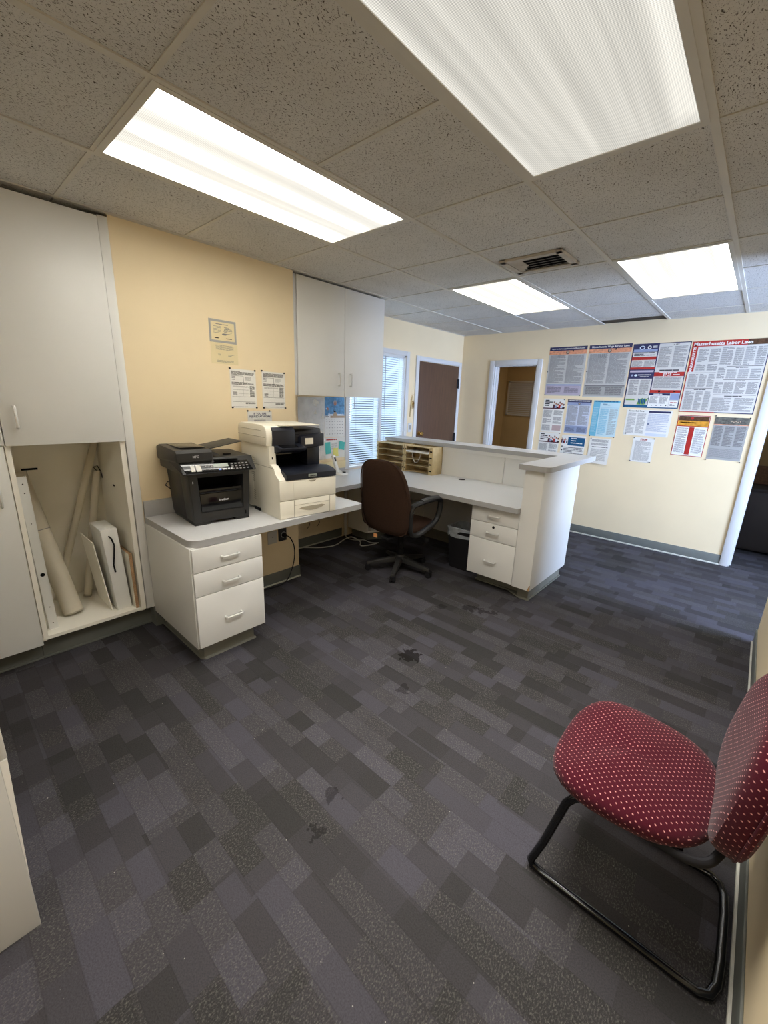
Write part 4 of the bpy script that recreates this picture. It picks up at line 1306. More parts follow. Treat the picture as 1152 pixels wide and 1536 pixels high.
def sick(hd=True):
    it = [('rect', 0.0, 0.27, 1, 0.30, 'p_maroon')]
    for k in range(4):
        it.append(('lines', 0.07, 0.04 + 0.05 * k, 0.07 + (0.2, 0.36, 0.38, 0.2)[k], 0.07 + 0.05 * k, 1, 'ink_b', 0.9))
    it += people(0.46, 0.06, 1.0, 0.27)
    it += [('lines', 0.05, 0.34, 0.46, 0.56, 12, 'ink'), ('lines', 0.05, 0.59, 0.46, 0.74, 8, 'ink'), ('lines', 0.05, 0.78, 0.46, 0.95, 9, 'ink'),
           ('lines', 0.54, 0.34, 0.95, 0.49, 8, 'ink'), ('lines', 0.54, 0.53, 0.95, 0.64, 6, 'ink'), ('lines', 0.54, 0.67, 0.95, 0.74, 4, 'ink'), ('rect', 0.54, 0.78, 0.95, 0.94, 'p_pink')]
    return it


poster('notice_sheet', 'white notice with printed row of people, upper one left of the pale blue sheet', 'notice', 'back', B, -2.078, -1.822, 1.200, 1.604, 'paper', sick(), ((0.95, 0.02),), 'notices with printed people')
poster('notice_sheet', 'white notice with printed row of people, lower one just above the desk ledge', 'notice', 'back', B, -2.082, -1.830, 0.795, 1.196, 'paper', sick(), ((0.97, 0.01),), 'notices with printed people')
w5 = wage('', 'p_blue', 'p_navy', 'p_blue')
w5 = [q for q in w5 if q[0] != 'text'] + [('lines', 0.06, 0.02, 0.94, 0.055, 1, 'paper', 0.7)]
poster('notice_sheet', 'pale blue two column notice with navy heading, below the lilac footed poster', 'notice', 'back', B, -1.790, -1.522, 1.203, 1.598, 'p_pale_b', w5, ((0.02, 0.0),))
p5b = [('rect', 0.28, 0.07, 0.98, 0.40, 'p_teal')] + [('lines', 0.40, 0.10 + 0.09 * k, 0.92, 0.14 + 0.09 * k, 1, 'paper', 0.8) for k in range(3)] + people(0.0, 0.08, 0.26, 0.32)
p5b += [('disc', 0.06, 0.46 + 0.14 * k, 0.03, 'ink_d') for k in range(4)] + [('lines', 0.13, 0.47, 0.97, 0.98, 9, 'ink')]
poster('notice_sheet', 'white notice with a dark teal title block, below the pale blue notice', 'notice', 'back', B, -1.800, -1.522, 0.880, 1.182, 'paper', p5b)
cy = [('rect', 0, 0, 1, 0.06, 'p_cyan'), ('rect', 0, 0.06, 0.26, 1, 'p_cyan'), ('lines', 0.05, 0.015, 0.93, 0.045, 1, 'p_teal', 0.8), ('lines', 0.35, 0.09, 0.65, 0.14, 2, 'p_teal'), ('rect', 0.3, 0.19, 0.98, 0.195, 'p_cyan'),
      ('lines', 0.30, 0.22, 0.62, 0.95, 28, 'p_cyan', 0.5), ('lines', 0.66, 0.22, 0.96, 0.95, 28, 'ink', 0.35), ('lines', 0.03, 0.20, 0.22, 0.9, 22, 'p_pale', 0.25)]
poster('notice_sheet', 'cyan and white notice with solid cyan left margin', 'notice', 'back', B, -1.497, -1.222, 1.195, 1.597, 'p_pale', cy, ((0.03, 1.0), (0.97, 1.0)))
nt_ = [('lines', 0.1, 0.05, 0.9, 0.15, 5, 'ink_d', 0.45), ('lines', 0.15, 0.33, 0.9, 0.36, 1, 'ink_b', 0.7), ('lines', 0.1, 0.19, 0.9, 0.28, 4, 'ink'), ('lines', 0.12, 0.42, 0.9, 0.9, 14, 'ink', 0.35)]
poster('notice_sheet', 'plain white letter with curled lower edge, pinned under the cyan notice', 'notice', 'back', B, -1.476, -1.246, 0.882, 1.172, 'paper', nt_, ((0.05, 0.02), ), None, 0.035)
rep = [('text', 0.22, 0.05, 0.075, 'Earned Sick Time', 'ink_b', 'CENTER', 0.02), ('rect', 0.5, 0.03, 0.97, 0.10, 'p_navy'), ('lines', 0.04, 0.12, 0.23, 0.93, 24, 'ink', 0.4), ('lines', 0.26, 0.12, 0.45, 0.93, 24, 'ink', 0.4),
       ('lines', 0.50, 0.14, 0.96, 0.82, 20, 'p_blue', 0.4), ('disc', 0.53, 0.52, 0.022, 'p_navy'), ('rect', 0.5, 0.88, 0.96, 0.98, 'p_pale_b')]
poster('notice_sheet', 'wide white notice headed Earned Sick Time, below the federal poster', 'notice', 'back', B, -1.142, -0.720, 1.236, 1.510, 'paper', rep, ((0.06, 0.94),))
stp = [('text', 0.5, 0.085, 0.105, 'STOP', 'p_red', 'CENTER', 0.04), ('lines', 0.12, 0.14, 0.9, 0.95, 30, 'ink', 0.4)]
poster('notice_sheet', 'small white notice headed STOP', 'notice', 'back', B, -1.030, -0.828, 0.952, 1.218, 'paper', stp, C4)
red = [('rect', 0, 0, 1, 1, 'p_red'), ('rect', 0.022, 0.015, 0.978, 0.985, 'paper', 0.0011), ('rect', 0.03, 0.02, 0.97, 0.15, 'p_brown', 0.0013), ('rect', 0.022, 0.13, 0.978, 0.27, 'p_gold', 0.0014), ('rect', 0.42, 0.285, 0.58, 0.96, 'p_red', 0.0013), ('rect', 0.022, 0.255, 0.978, 0.275, 'p_red', 0.0015),
       ('disc', 0.45, 0.07, 0.05, 'p_red', 1, 0.0015), ('lines', 0.06, 0.31, 0.39, 0.93, 24, 'ink', 0.45), ('lines', 0.62, 0.31, 0.94, 0.93, 24, 'ink', 0.45), ('lines', 0.10, 0.165, 0.6, 0.20, 1, 'p_brown', 0.7)]
poster('notice_sheet', 'red bordered notice with gold header and red centre stripe', 'notice', 'back', B, -0.662, -0.395, 1.064, 1.474, 'paper_gl', red)
gry = [('rect', 0, 0, 1, 0.17, 'p_photo'), ('rect', 0, 0.165, 1, 0.18, 'p_orange', 0.0011), ('lines', 0.04, 0.21, 0.31, 0.68, 24, 'ink_d', 0.4), ('lines', 0.36, 0.21, 0.64, 0.68, 24, 'ink_d', 0.4), ('lines', 0.69, 0.21, 0.96, 0.68, 24, 'ink_d', 0.4),
       ('lines', 0.04, 0.74, 0.96, 0.96, 10, 'ink', 0.4)] + [('disc', 0.5 + 0.06 * k, 0.09 + 0.015 * (k % 2), 0.02, 'p_sand') for k in range(5)]
poster('notice_sheet', 'grey three column notice with photo header, beside the doorway trim', 'notice', 'back', B, -0.360, -0.094, 1.058, 1.470, 'p_grey', gry, ((0.01, -0.02), (0.99, 0.0), (0.0, 1.02), (1.0, 1.02)))

# papers on the left wall
cert = [('rect', 0, 0, 1, 1, 'p_grey'), ('rect', 0.07, 0.1, 0.93, 0.9, 'paper_y', 0.0011), ('lines', 0.25, 0.18, 0.7, 0.24, 1, 'ink', 0.5), ('lines', 0.15, 0.29, 0.45, 0.62, 6, 'ink', 0.3), ('lines', 0.55, 0.3, 0.85, 0.65, 5, 'ink', 0.3),
        ('lines', 0.18, 0.78, 0.36, 0.83, 1, 'ink_b', 0.8), ('lines', 0.6, 0.78, 0.84, 0.83, 1, 'ink_d', 0.6)]
for k in range(5):
    cert.append(('poly', [(0.52 + 0.03 * k, 0.5), (0.535 + 0.03 * k, 0.5), (0.615 + 0.03 * k, 0.3), (0.60 + 0.03 * k, 0.3)], 'ink', 0.0014))
for q in ('disc',):
    cert.append(('disc', 0.55, 0.62, 0.09, 'ink', 0.35, 0.0013))
poster('framed_certificate', 'certificate with grey patterned border on the cream wall', 'certificate', 'left', XL, 1.358, 1.545, 1.845, 1.985, 'paper_y', cert)
lic = [('lines', 0.18, 0.10, 0.85, 0.34, 5, 'ink', 0.35), ('lines', 0.25, 0.52, 0.35, 0.62, 2, 'ink', 0.3), ('lines', 0.62, 0.52, 0.85, 0.62, 2, 'ink', 0.4), ('lines', 0.2, 0.82, 0.85, 0.93, 3, 'ink', 0.35)]
poster('license_sheet', 'faded yellowish paper taped below the grey bordered certificate', 'paper', 'left', XL, 1.361, 1.550, 1.712, 1.842, 'paper_y', lic)


def form():
    return [('lines', 0.05, 0.05, 0.95, 0.15, 5, 'ink_d', 0.5), ('rect', 0.06, 0.165, 0.5, 0.17, 'ink_d'), ('lines', 0.06, 0.18, 0.2, 0.30, 3, 'ink', 0.3), ('rect', 0.5, 0.165, 0.51, 0.33, 'ink_d'), ('lines', 0.56, 0.18, 0.82, 0.28, 5, 'ink', 0.3),
            ('lines', 0.05, 0.33, 0.95, 0.40, 3, 'ink_d', 0.5), ('lines', 0.74, 0.42, 0.93, 0.70, 12, 'ink_d', 0.5), ('lines', 0.08, 0.43, 0.7, 0.47, 2, 'ink', 0.3), ('lines', 0.08, 0.58, 0.25, 0.68, 4, 'ink_d', 0.5), ('rect', 0.08, 0.52, 0.7, 0.524, 'ink'),
            ('rect', 0.05, 0.70, 0.95, 0.705, 'ink_d'), ('rect', 0.05, 0.83, 0.95, 0.835, 'ink_d'), ('lines', 0.55, 0.85, 0.95, 0.90, 2, 'ink_d', 0.5), ('rect', 0.30, 0.62, 0.7, 0.623, 'ink'), ('rect', 0.48, 0.43, 0.484, 0.68, 'ink'), ('lines', 0.05, 0.96, 0.95, 0.98, 1, 'ink', 0.5)]


PINS = ((0.0, -0.01), (0.97, 0.01), (0.03, 0.985), (0.985, 0.985))
poster('form_sheet', 'white printed form pinned to the cream wall, left one of the pair', 'form', 'left', XL, 1.482, 1.678, 1.428, 1.688, 'paper', form(), PINS, 'paired forms on the cream wall')
poster('form_sheet', 'white printed form pinned to the cream wall, right one of the pair', 'form', 'left', XL, 1.728, 1.925, 1.428, 1.688, 'paper', form(), PINS, 'paired forms on the cream wall')
inj = [('text', 0.5, 0.055, 0.066, 'IF YOU ARE', 'p_navy', 'CENTER', 0.02), ('text', 0.5, 0.122, 0.066, 'INJURED AT WORK', 'p_navy', 'CENTER', 0.02), ('lines', 0.25, 0.17, 0.75, 0.5, 11, 'ink', 0.4)]
poster('injury_notice', 'white notice reading IF YOU ARE INJURED AT WORK, behind the white printer', 'notice', 'left', XL, 1.600, 1.800, 1.10, 1.406, 'paper', inj, ((0.0, -0.01), (0.90, -0.01)))

# wall calendar and the papers in the alcove
cal = [('rect', 0, 0, 1, 0.46, 'p_water'), ('poly', [(0.16, 0.46), (0.30, 0.20), (0.74, 0.20), (0.98, 0.46)], 'p_foam', 0.0011), ('poly', [(0.04, 0.30), (0.22, 0.17), (0.44, 0.15), (0.44, 0.33)], 'p_foam', 0.0012), ('poly', [(0.60, 0.15), (0.86, 0.15), (1.0, 0.26), (0.62, 0.33)], 'p_foam', 0.0012),
       ('rect', 0.28, 0.46, 1, 0.515, 'p_sand'), ('lines', 0.04, 0.475, 0.2, 0.50, 1, 'ink_d', 0.8),
       ('poly', [(0.40, 0.20), (0.64, 0.20), (0.70, 0.30), (0.58, 0.37), (0.46, 0.37), (0.36, 0.30)], 'ink_b', 0.0014), ('poly', [(0.12, 0.26), (0.40, 0.20), (0.42, 0.25), (0.14, 0.33)], 'p_skin', 0.0013), ('poly', [(0.62, 0.20), (0.90, 0.19), (0.94, 0.27), (0.64, 0.25)], 'p_skin', 0.0013),
       ('poly', [(0.46, 0.19), (0.58, 0.19), (0.56, 0.30), (0.49, 0.30)], 'p_skin', 0.0016), ('disc', 0.52, 0.13, 0.085, 'p_grey', 1.0, 0.0016), ('disc', 0.52, 0.165, 0.07, 'p_skin', 1.0, 0.0019), ('poly', [(0.40, 0.46), (0.47, 0.37), (0.58, 0.37), (0.63, 0.46)], 'p_sand', 0.0015)]
for r_ in range(5):
    for c_ in range(7):
        cal.append(('rect', 0.09 + 0.13 * c_, 0.60 + 0.078 * r_, 0.125 + 0.13 * c_, 0.612 + 0.078 * r_, 'ink_d'))
for c_ in range(7):
    cal.append(('rect', 0.06 + 0.13 * c_, 0.545, 0.12 + 0.13 * c_, 0.552, 'ink'))
poster('wall_calendar', 'wall calendar with a printed photo of a swimmer, hung under the wall cabinet', 'calendar', 'left', XA, 2.775, 3.045, 1.125, 1.528, 'paper', cal, (), None, 0.012)
poster('paper_sheet', 'white sheet with a red line below the swimmer calendar', 'paper', 'left', XA, 2.785, 3.06, 0.905, 1.118, 'paper', [('lines', 0.04, 0.06, 0.62, 0.13, 1, 'p_red', 0.8), ('lines', 0.3, 0.25, 0.6, 0.6, 7, 'ink', 0.35), ('rect', 0.3, 0.18, 0.302, 1, 'ink')])


def note(lab, mat, y0, y1, z0, z1, x, tilt):
    mb = MB()

    def fn(u, v):
        yy, zz = y0 + (y1 - y0) * u, z0 + (z1 - z0) * v
        cy_, cz_ = (y0 + y1) / 2, (z0 + z1) / 2
        dy, dz = yy - cy_, zz - cz_
        return (x + 0.012 * (1 - v) ** 2, cy_ + dy * math.cos(tilt) - dz * math.sin(tilt), cz_ + dy * math.sin(tilt) + dz * math.cos(tilt)), (1, 0, 0)
    mb.sheet(fn, 2, 5, 0.0006)
    solo('sticky_note', mb, mat, lab, 'note', (x, (y0 + y1) / 2, z0), 'sticky notes below the calendar')


note('teal sticky note at the left edge of the sheet below the calendar', 'note_t', 2.775, 2.850, 0.955, 1.075, XA + 0.006, 0.05)
note('teal sticky note tilted at the right of the sheet below the calendar', 'note_t', 2.965, 3.045, 0.99, 1.075, XA + 0.006, -0.25)
note('yellow sticky note in the middle of the sheet below the calendar', 'note_y', 2.885, 2.955, 0.925, 1.01, XA + 0.006, -0.03)
mb = MB()
mb.sheet(lambda u, v: ((XA + 0.012 + 0.006 * math.sin(u * 9) * (1 - v) + 0.003 * math.sin(v * 14 + u * 5), 2.44 + 0.33 * u, 0.90 + 0.62 * v), (1, 0, 0)), 16, 16, 0.0005)
solo('plastic_sheet', mb, 'film', 'wrinkled clear plastic sheet hanging on the wall left of the calendar', 'plastic sheet', (XA + 0.012, 2.6, 0.9))
solo('cardboard_strip', MB().box(XA + 0.019, XA + 0.03, 2.60, 3.045, CT + 0.035, CT + 0.115, 0.001), 'paper_y', 'beige strip of card along the wall behind the phone', 'board', (XA + 0.025, 2.8, CT + 0.02))

# cordless phone
ph = thing('cordless_phone', 'white cordless phone standing in its charging base on the corner desk', 'phone', (-3.13, 2.83, CT), R(15))
obj('phone_base', MB().hexa([(-0.05, -0.055, 0), (0.07, -0.055, 0), (0.07, 0.055, 0), (-0.05, 0.055, 0), (-0.05, -0.05, 0.045), (0.06, -0.05, 0.014), (0.06, 0.05, 0.014), (-0.05, 0.05, 0.045)], 0.004), 'white_pl', ph)
hs = obj('handset', MB().hexa([(-0.03, -0.045, 0.03), (0.0, -0.045, 0.02), (0.0, 0.0, 0.02), (-0.03, 0.0, 0.03), (-0.085, -0.043, 0.19), (-0.06, -0.043, 0.198), (-0.06, -0.002, 0.198), (-0.085, -0.002, 0.19)], 0.006), 'white_pl', ph)
obj('phone_screen', MB().hexa([(-0.0405, -0.037, 0.135), (-0.0385, -0.037, 0.135), (-0.0385, -0.008, 0.135), (-0.0405, -0.008, 0.135), (-0.053, -0.037, 0.175), (-0.051, -0.037, 0.175), (-0.051, -0.008, 0.175), (-0.053, -0.008, 0.175)]), 'ink_d', hs)
obj('keypad', MB().box(0.015, 0.045, 0.008, 0.04, 0.018, 0.030, 0.002), 'ink_b', ph)

# keys by the door, light switch
ky = thing('key_lanyard', 'tan lanyard with brass keys hanging between the window and the brown door', 'keys', (XA + 0.006, 4.175, 1.33))
obj('hook', MB().tube([(XA, 4.178, 1.585), (XA + 0.02, 4.178, 1.583), (XA + 0.022, 4.178, 1.60)], 0.003, 6), 'brass', ky)
obj('lanyard', MB().hexa([(XA + 0.006, 4.145, 1.325), (XA + 0.010, 4.145, 1.325), (XA + 0.010, 4.168, 1.325), (XA + 0.006, 4.168, 1.325), (XA + 0.014, 4.168, 1.575), (XA + 0.018, 4.168, 1.575), (XA + 0.018, 4.182, 1.575), (XA + 0.014, 4.182, 1.575)]), 'wood', ky)
for k, (a_, b_) in enumerate(((4.19, 1.47), (4.20, 1.45), (4.185, 1.44))):
    obj('key', MB().lathe([(0.013, XA + 0.014 + k * 0.003), (0.013, XA + 0.016 + k * 0.003)], (a_, b_ + 0.04), 12, 'x').box(XA + 0.014 + k * 0.003, XA + 0.016 + k * 0.003, a_ - 0.005, a_ + 0.005, b_ - 0.02, b_ + 0.03), 'brass', ky)
sw = thing('light_switch', 'white wall plate with switch beside the brown door', 'switch', (XA, 4.165, 1.19))
obj('switch_plate', MB().box(XA, XA + 0.006, 4.13, 4.20, 1.135, 1.25, 0.002), 'trimw', sw)
obj('switch_toggle', MB().box(XA + 0.006, XA + 0.012, 4.152, 4.178, 1.165, 1.22, 0.002), 'grey_pl', sw)

# ------------------------------------------------------------------ letter trays


def letter_tray(label, x0, x1, nsh, z1, wl, wr):
    y0, y1 = 3.555, 3.735
    g = thing('letter_organizer', label, 'organizer', ((x0 + x1) / 2, y0, CT), None, 'wooden letter organizers on the desk')
    t_ = 0.009
    for a, b2 in ((x0, x0 + t_), (x1 - t_, x1)):
        obj('side_board', MB().box(a, b2, y0 + 0.006, y1, CT, z1, 0.001), 'wood', g)
    obj('back_board', MB().box(x0, x1, y1 - 0.004, y1, CT, z1), 'wood', g)
    dz = (z1 - CT - 0.02) / (nsh - 1)
    for k in range(nsh):
        z = CT + 0.006 + k * dz
        pl = [(x0 + t_, y0 + 0.004)] + [(x0 + t_ + (x1 - x0 - 2 * t_) * i / 10, y0 + 0.004 + 0.018 * math.sin(PI * max(0, min(1, (i - 1) / 8)))) for i in range(1, 10)] + [(x1 - t_, y0 + 0.004), (x1 - t_, y1 - 0.004), (x0 + t_, y1 - 0.004)]
        obj('shelf', MB().prism(pl, 'z', z, z + 0.005), 'wood', g)
    for a, w_ in ((x0, wl), (x1, -wr)):
        p_ = obj('front_post', MB().box(a, a + w_, y0, y0 + 0.006, CT, z1, 0.001), 'wood', g)
        hl = MB()
        for k in range(nsh - 1):
            z = CT + 0.016 + k * dz
            hl.box(a + w_ * 0.22, a + w_ * 0.85, y0 - 0.0008, y0 + 0.002, z + dz * 0.28, z + dz * 0.5)
        hl = obj('slot_cutout', hl, 'void', p_)
        hl['kind'] = 'stuff'
    return g


letter_tray('wooden letter organizer with open shelves, the left of two under the ledge', -3.295, -2.885, 5, 1.053, 0.02, 0.022)
letter_tray('wooden letter organizer holding a white paper stack, the right of two under the ledge', -2.878, -2.495, 5, 1.053, 0.022, 0.048)
o = thing('paper_stack', 'white paper stack on an upper shelf of the right letter organizer', 'paper', (-2.70, 3.64, 0.985))
obj('paper_pile', MB().box(-2.85, -2.55, 3.545, 3.72, 0.981, 0.996, 0.001), 'paper', o)
cs = [(-2.76 + 0.12 * i / 10, 3.540 - 0.004 * math.sin(PI * i / 10), 0.979 - 0.105 * math.sin(PI * i / 10) ** 0.75) for i in range(11)]
solo('looped_string', MB().tube(cs, 0.0022, 6), 'cable_w', 'thin white string looping from the right letter organizer', 'string', (-2.70, 3.54, 0.875))

# ------------------------------------------------------------------ waste bin
o = thing('waste_bin', 'black waste bin with pale liner under the reception desk', 'bin', (-1.885, 3.30, 0))
mb = MB()


def rrect(cx, cy, hx, hy, z, r, n=5):
    pts = []
    for sx, sy, a0 in ((1, 1, 0), (-1, 1, 90), (-1, -1, 180), (1, -1, 270)):
        for i in range(n + 1):
            a = R(a0 + 90 * i / n)
            pts.append((cx + sx * (hx - r) + r * math.cos(a), cy + sy * (hy - r) + r * math.sin(a), z))
    return pts


bx, by = -1.86, 3.27
mb.loft([rrect(bx, by, 0.115, 0.085, 0.004, 0.03), rrect(bx, by, 0.15, 0.115, 0.40, 0.04), rrect(bx, by, 0.143, 0.108, 0.40, 0.04), rrect(bx, by, 0.11, 0.08, 0.02, 0.03)])
obj('bin_body', mb, 'ink_b', o)
mb = MB()
ring = []
for j, (dz, dr) in enumerate(((0.30, 0.004), (0.33, 0.010), (0.37, 0.007), (0.402, 0.010), (0.41, 0.004), (0.402, -0.008), (0.34, -0.012))):
    rr = rrect(bx, by, 0.143 + dr + (dz - 0.40) * 0.08, 0.108 + dr + (dz - 0.40) * 0.08, dz, 0.04)
    ring.append([(p[0] + random.uniform(-0.003, 0.003), p[1] + random.uniform(-0.003, 0.003), p[2] + random.uniform(-0.007, 0.007)) for p in rr])
mb.loft(ring, False)
obj('bin_liner', mb, 'bag', o)

# ------------------------------------------------------------------ black printer
bp = thing('black_printer', 'black multifunction printer with document feeder on the grey counter', 'printer', (-2.36, 0.975, CT), R(-5.0))
Wp = 0.372
# tapered body made of a rear block and a front frame round the output slot


def tz(z):      # side taper: wider towards the top
    return 0.018 * (1 - z / 0.31)


def slab(mb, y0, y1, z0, z1, x0, x1, bev=0.0):
    def yy(y, z):
        k = tz(z)
        return k + y * (Wp - 2 * k) / Wp
    mb.hexa([(x0, yy(y0, z0), z0), (x1, yy(y0, z0), z0), (x1, yy(y1, z0), z0), (x0, yy(y1, z0), z0), (x0, yy(y0, z1), z1), (x1, yy(y0, z1), z1), (x1, yy(y1, z1), z1), (x0, yy(y1, z1), z1)], bev)
    return mb


mb = MB()
slab(mb, 0, Wp, 0.018, 0.312, -0.39, -0.13, 0.004)
slab(mb, 0, 0.052, 0.018, 0.312, -0.14, 0, 0.006)
slab(mb, Wp - 0.045, Wp, 0.018, 0.312, -0.14, 0, 0.006)
slab(mb, 0.045, Wp - 0.04, 0.287, 0.312, -0.14, 0, 0.002)
slab(mb, 0.045, Wp - 0.04, 0.018, 0.075, -0.14, -0.001, 0.002)
slab(mb, 0.045, Wp - 0.04, 0.07, 0.20, -0.14, -0.012)
slab(mb, 0.0, 0.10, 0.0, 0.02, -0.36, -0.004, 0.002)
slab(mb, Wp - 0.10, Wp, 0.0, 0.02, -0.36, -0.004, 0.002)
obj('printer_body', mb, 'black', bp)
obj('output_slot', slab(MB(), 0.052, Wp - 0.046, 0.20, 0.287, -0.132, -0.125), 'void', bp)
obj('slot_lip', slab(MB(), 0.054, Wp - 0.048, 0.19, 0.214, -0.10, -0.004, 0.004), 'black_gloss', bp)
tray = obj('manual_tray', slab(MB(), 0.054, Wp - 0.048, 0.078, 0.188, -0.013, -0.002, 0.003), 'black_gloss', bp)
obj('printed_text', text_mb('brother', 0.019, (-0.0015, Wp * 0.53, 0.142), (0, 1, 0), (0, 0, 1), (1, 0, 0), 'CENTER', 0.0012, 0.0006), 'btn', tray)
obj('power_light', MB().box(-0.001, 0.0012, 0.022, 0.027, 0.255, 0.268), 'btn', bp)
obj('paper_gauge', MB().box(-0.001, 0.0012, Wp - 0.045, Wp - 0.038, 0.03, 0.055), 'void', bp)
mb = MB()
mb.prism([(-0.385, 0.312), (0.024, 0.312), (0.026, 0.318), (-0.014, 0.368), (-0.03, 0.395), (-0.36, 0.40), (-0.39, 0.385)], 'y', -0.035, Wp + 0.032, 0.008)
sc_ = obj('scanner_unit', mb, 'black_soft', bp)
# sloping control panel
pa, pb_ = Vector((0.030, 0, 0.312)), Vector((-0.014, 0, 0.368))
nrm_p = Vector((0.056, 0, 0.044)).normalized()
up_p = (pb_ - pa).normalized()
mb = MB()
mb.hexa([(pa.x, -0.012, pa.z), (pa.x + 0.003, -0.012, pa.z + 0.004), (pa.x + 0.003, Wp + 0.010, pa.z + 0.004), (pa.x, Wp + 0.010, pa.z),
         (pb_.x, -0.034, pb_.z), (pb_.x + 0.003, -0.034, pb_.z + 0.004), (pb_.x + 0.003, Wp - 0.01, pb_.z + 0.004), (pb_.x, Wp - 0.01, pb_.z)], 0.002)
cp = obj('control_panel', mb, 'black_gloss', bp)
L_ = (pb_ - pa).length


def onp(y, f, w, h, mat, nm, lift=0.0055):
    m_ = MB()
    c = pa + up_p * (L_ * f) + Vector((0, y, 0))
    v = []
    for a, b2 in ((-w / 2, -h / 2), (w / 2, -h / 2), (w / 2, h / 2), (-w / 2, h / 2)):
        v.append(c + Vector((0, a, 0)) + up_p * b2 + nrm_p * lift)
    lo = [q - nrm_p * 0.003 for q in v]
    m_.hexa(lo + v)
    return obj(nm, m_, mat, cp)


onp(0.028, 0.52, 0.022, 0.038, 'paper', 'label_sticker')
onp(0.060, 0.52, 0.028, 0.042, 'paper', 'label_sticker')
onp(0.190, 0.66, 0.088, 0.022, 'lcd', 'lcd_screen')
onp(0.178, 0.28, 0.016, 0.010, 'lblue', 'blue_key')
for k in range(4):
    onp(0.200 + 0.016 * k, 0.28, 0.012, 0.010, 'btn', 'key')
for r_ in range(3):
    for c_ in range(5):
        onp(0.258 + 0.023 * c_, 0.25 + 0.24 * r_, 0.013, 0.0075, 'ink', 'key')
for r_ in range(2):
    for c_ in range(3):
        onp(0.098 + 0.021 * c_, 0.35 + 0.3 * r_, 0.012, 0.006, 'ink', 'key')
mb = MB()
mb.prism([(-0.375, 0.36), (-0.02, 0.376), (-0.008, 0.382), (-0.006, 0.43), (-0.025, 0.447), (-0.33, 0.455), (-0.38, 0.44)], 'y', -0.05, 0.155, 0.010)
df = obj('document_feeder', mb, 'black_soft', bp)
obj('feeder_lid', MB().box(-0.30, -0.06, -0.01, 0.13, 0.452, 0.458, 0.002), 'black_gloss', df)
obj('printed_text', text_mb('MFC', 0.018, (-0.006, 0.055, 0.408), (0, 1, 0), (0, 0, 1), (1, 0, 0), 'CENTER', 0.002, 0.0006), 'btn', df)
mb = MB()
mb.hexa([(-0.34, 0.15, 0.41), (-0.02, 0.15, 0.41), (-0.05, 0.205, 0.405), (-0.32, 0.205, 0.405), (-0.34, 0.15, 0.445), (-0.02, 0.15, 0.435), (-0.05, 0.205, 0.41), (-0.32, 0.205, 0.415)])
obj('feeder_exit', mb, 'black_soft', bp)
mb = MB()
mb.hexa([(-0.31, 0.15, 0.432), (-0.10, 0.15, 0.432), (-0.12, 0.385, 0.472), (-0.29, 0.37, 0.475), (-0.31, 0.15, 0.438), (-0.10, 0.15, 0.438), (-0.12, 0.385, 0.477), (-0.29, 0.37, 0.480)], 0.001)
ft = obj('feeder_tray', mb, 'black_soft', bp)
obj('tray_stop', MB().box(-0.12, -0.10, 0.255, 0.30, 0.397, 0.404, 0.002), 'void', bp)
obj('exit_slot', MB().box(-0.03, -0.004, 0.16, 0.30, 0.374, 0.384, 0.001), 'void', bp)
obj('rear_cable', MB().tube([(-0.385, 0.05, 0.20), (-0.40, 0.0, 0.205), (-0.395, -0.015, 0.185), (-0.37, 0.0, 0.17), (-0.36, 0.012, 0.16)], 0.003, 6), 'ink_b', bp)

# ------------------------------------------------------------------ white printer
wp = thing('white_printer', 'cream and navy colour multifunction printer on the grey counter', 'printer', (-2.145, 1.435, CT), R(-6.0))
Ww = 0.425
prof = [(-0.535, 0.012), (-0.40, 0.012), (-0.395, 0.022), (-0.27, 0.022), (-0.265, 0.0), (0, 0.0), (0, 0.252)] + [(-0.008, 0.262), (-0.03, 0.275), (-0.05, 0.292), (-0.062, 0.315), (-0.085, 0.332), (-0.115, 0.34), (-0.118, 0.452), (-0.535, 0.452)]
mb = MB().prism(prof, 'y', 0.0, 0.045, 0.003)
sp = obj('side_panel', mb, 'cream', wp)
g_ = MB()
for z0 in (0.30, 0.20, 0.075):
    for k in range(5):
        g_.box(-0.40 + 0.0, -0.335, -0.0008, 0.001, z0 + 0.014 * k, z0 + 0.004 + 0.014 * k)
obj('side_vents', g_, 'cream_d', sp)
obj('side_hatch', MB().box(-0.50, -0.36, -0.0012, 0.002, 0.07, 0.24, 0.001), 'cream', sp)
obj('side_seam', MB().box(-0.52, -0.06, -0.0006, 0.001, 0.318, 0.321), 'cream_d', sp)
obj('usb_port', MB().box(-0.1175, -0.1155, 0.016, 0.023, 0.37, 0.385), 'void', sp)
mb = MB().box(-0.535, -0.001, 0.045, Ww, 0.012, 0.245, 0.003).box(-0.535, -0.40, 0.045, Ww, 0.24, 0.45, 0.003)
obj('printer_body', mb, 'cream', wp)
lf = obj('front_cover', MB().box(-0.01, 0.003, 0.0, Ww, 0.122, 0.246, 0.003), 'cream', wp)
bt = obj('bypass_tray', MB().box(0.0, 0.0055, 0.098, Ww - 0.05, 0.132, 0.238, 0.0025), 'cream', wp)
obj('tray_grip', MB().prism([(0.21, 0.2385), (0.265, 0.2385), (0.253, 0.228), (0.222, 0.228)], 'x', 0.003, 0.0065), 'cream_d', bt)
obj('front_seam', MB().box(-0.006, 0.0018, 0.002, Ww - 0.002, 0.118, 0.1215), 'cream_d', wp)
pt = obj('paper_tray', MB().box(-0.01, 0.003, 0.0, Ww, 0.004, 0.118, 0.003), 'cream', wp)
mb = MB().box(0.0, 0.0042, 0.098, 0.102, 0.004, 0.117).box(0.0, 0.0042, Ww - 0.052, Ww - 0.049, 0.004, 0.117).box(0.0, 0.0042, 0.10, Ww - 0.05, 0.082, 0.084)
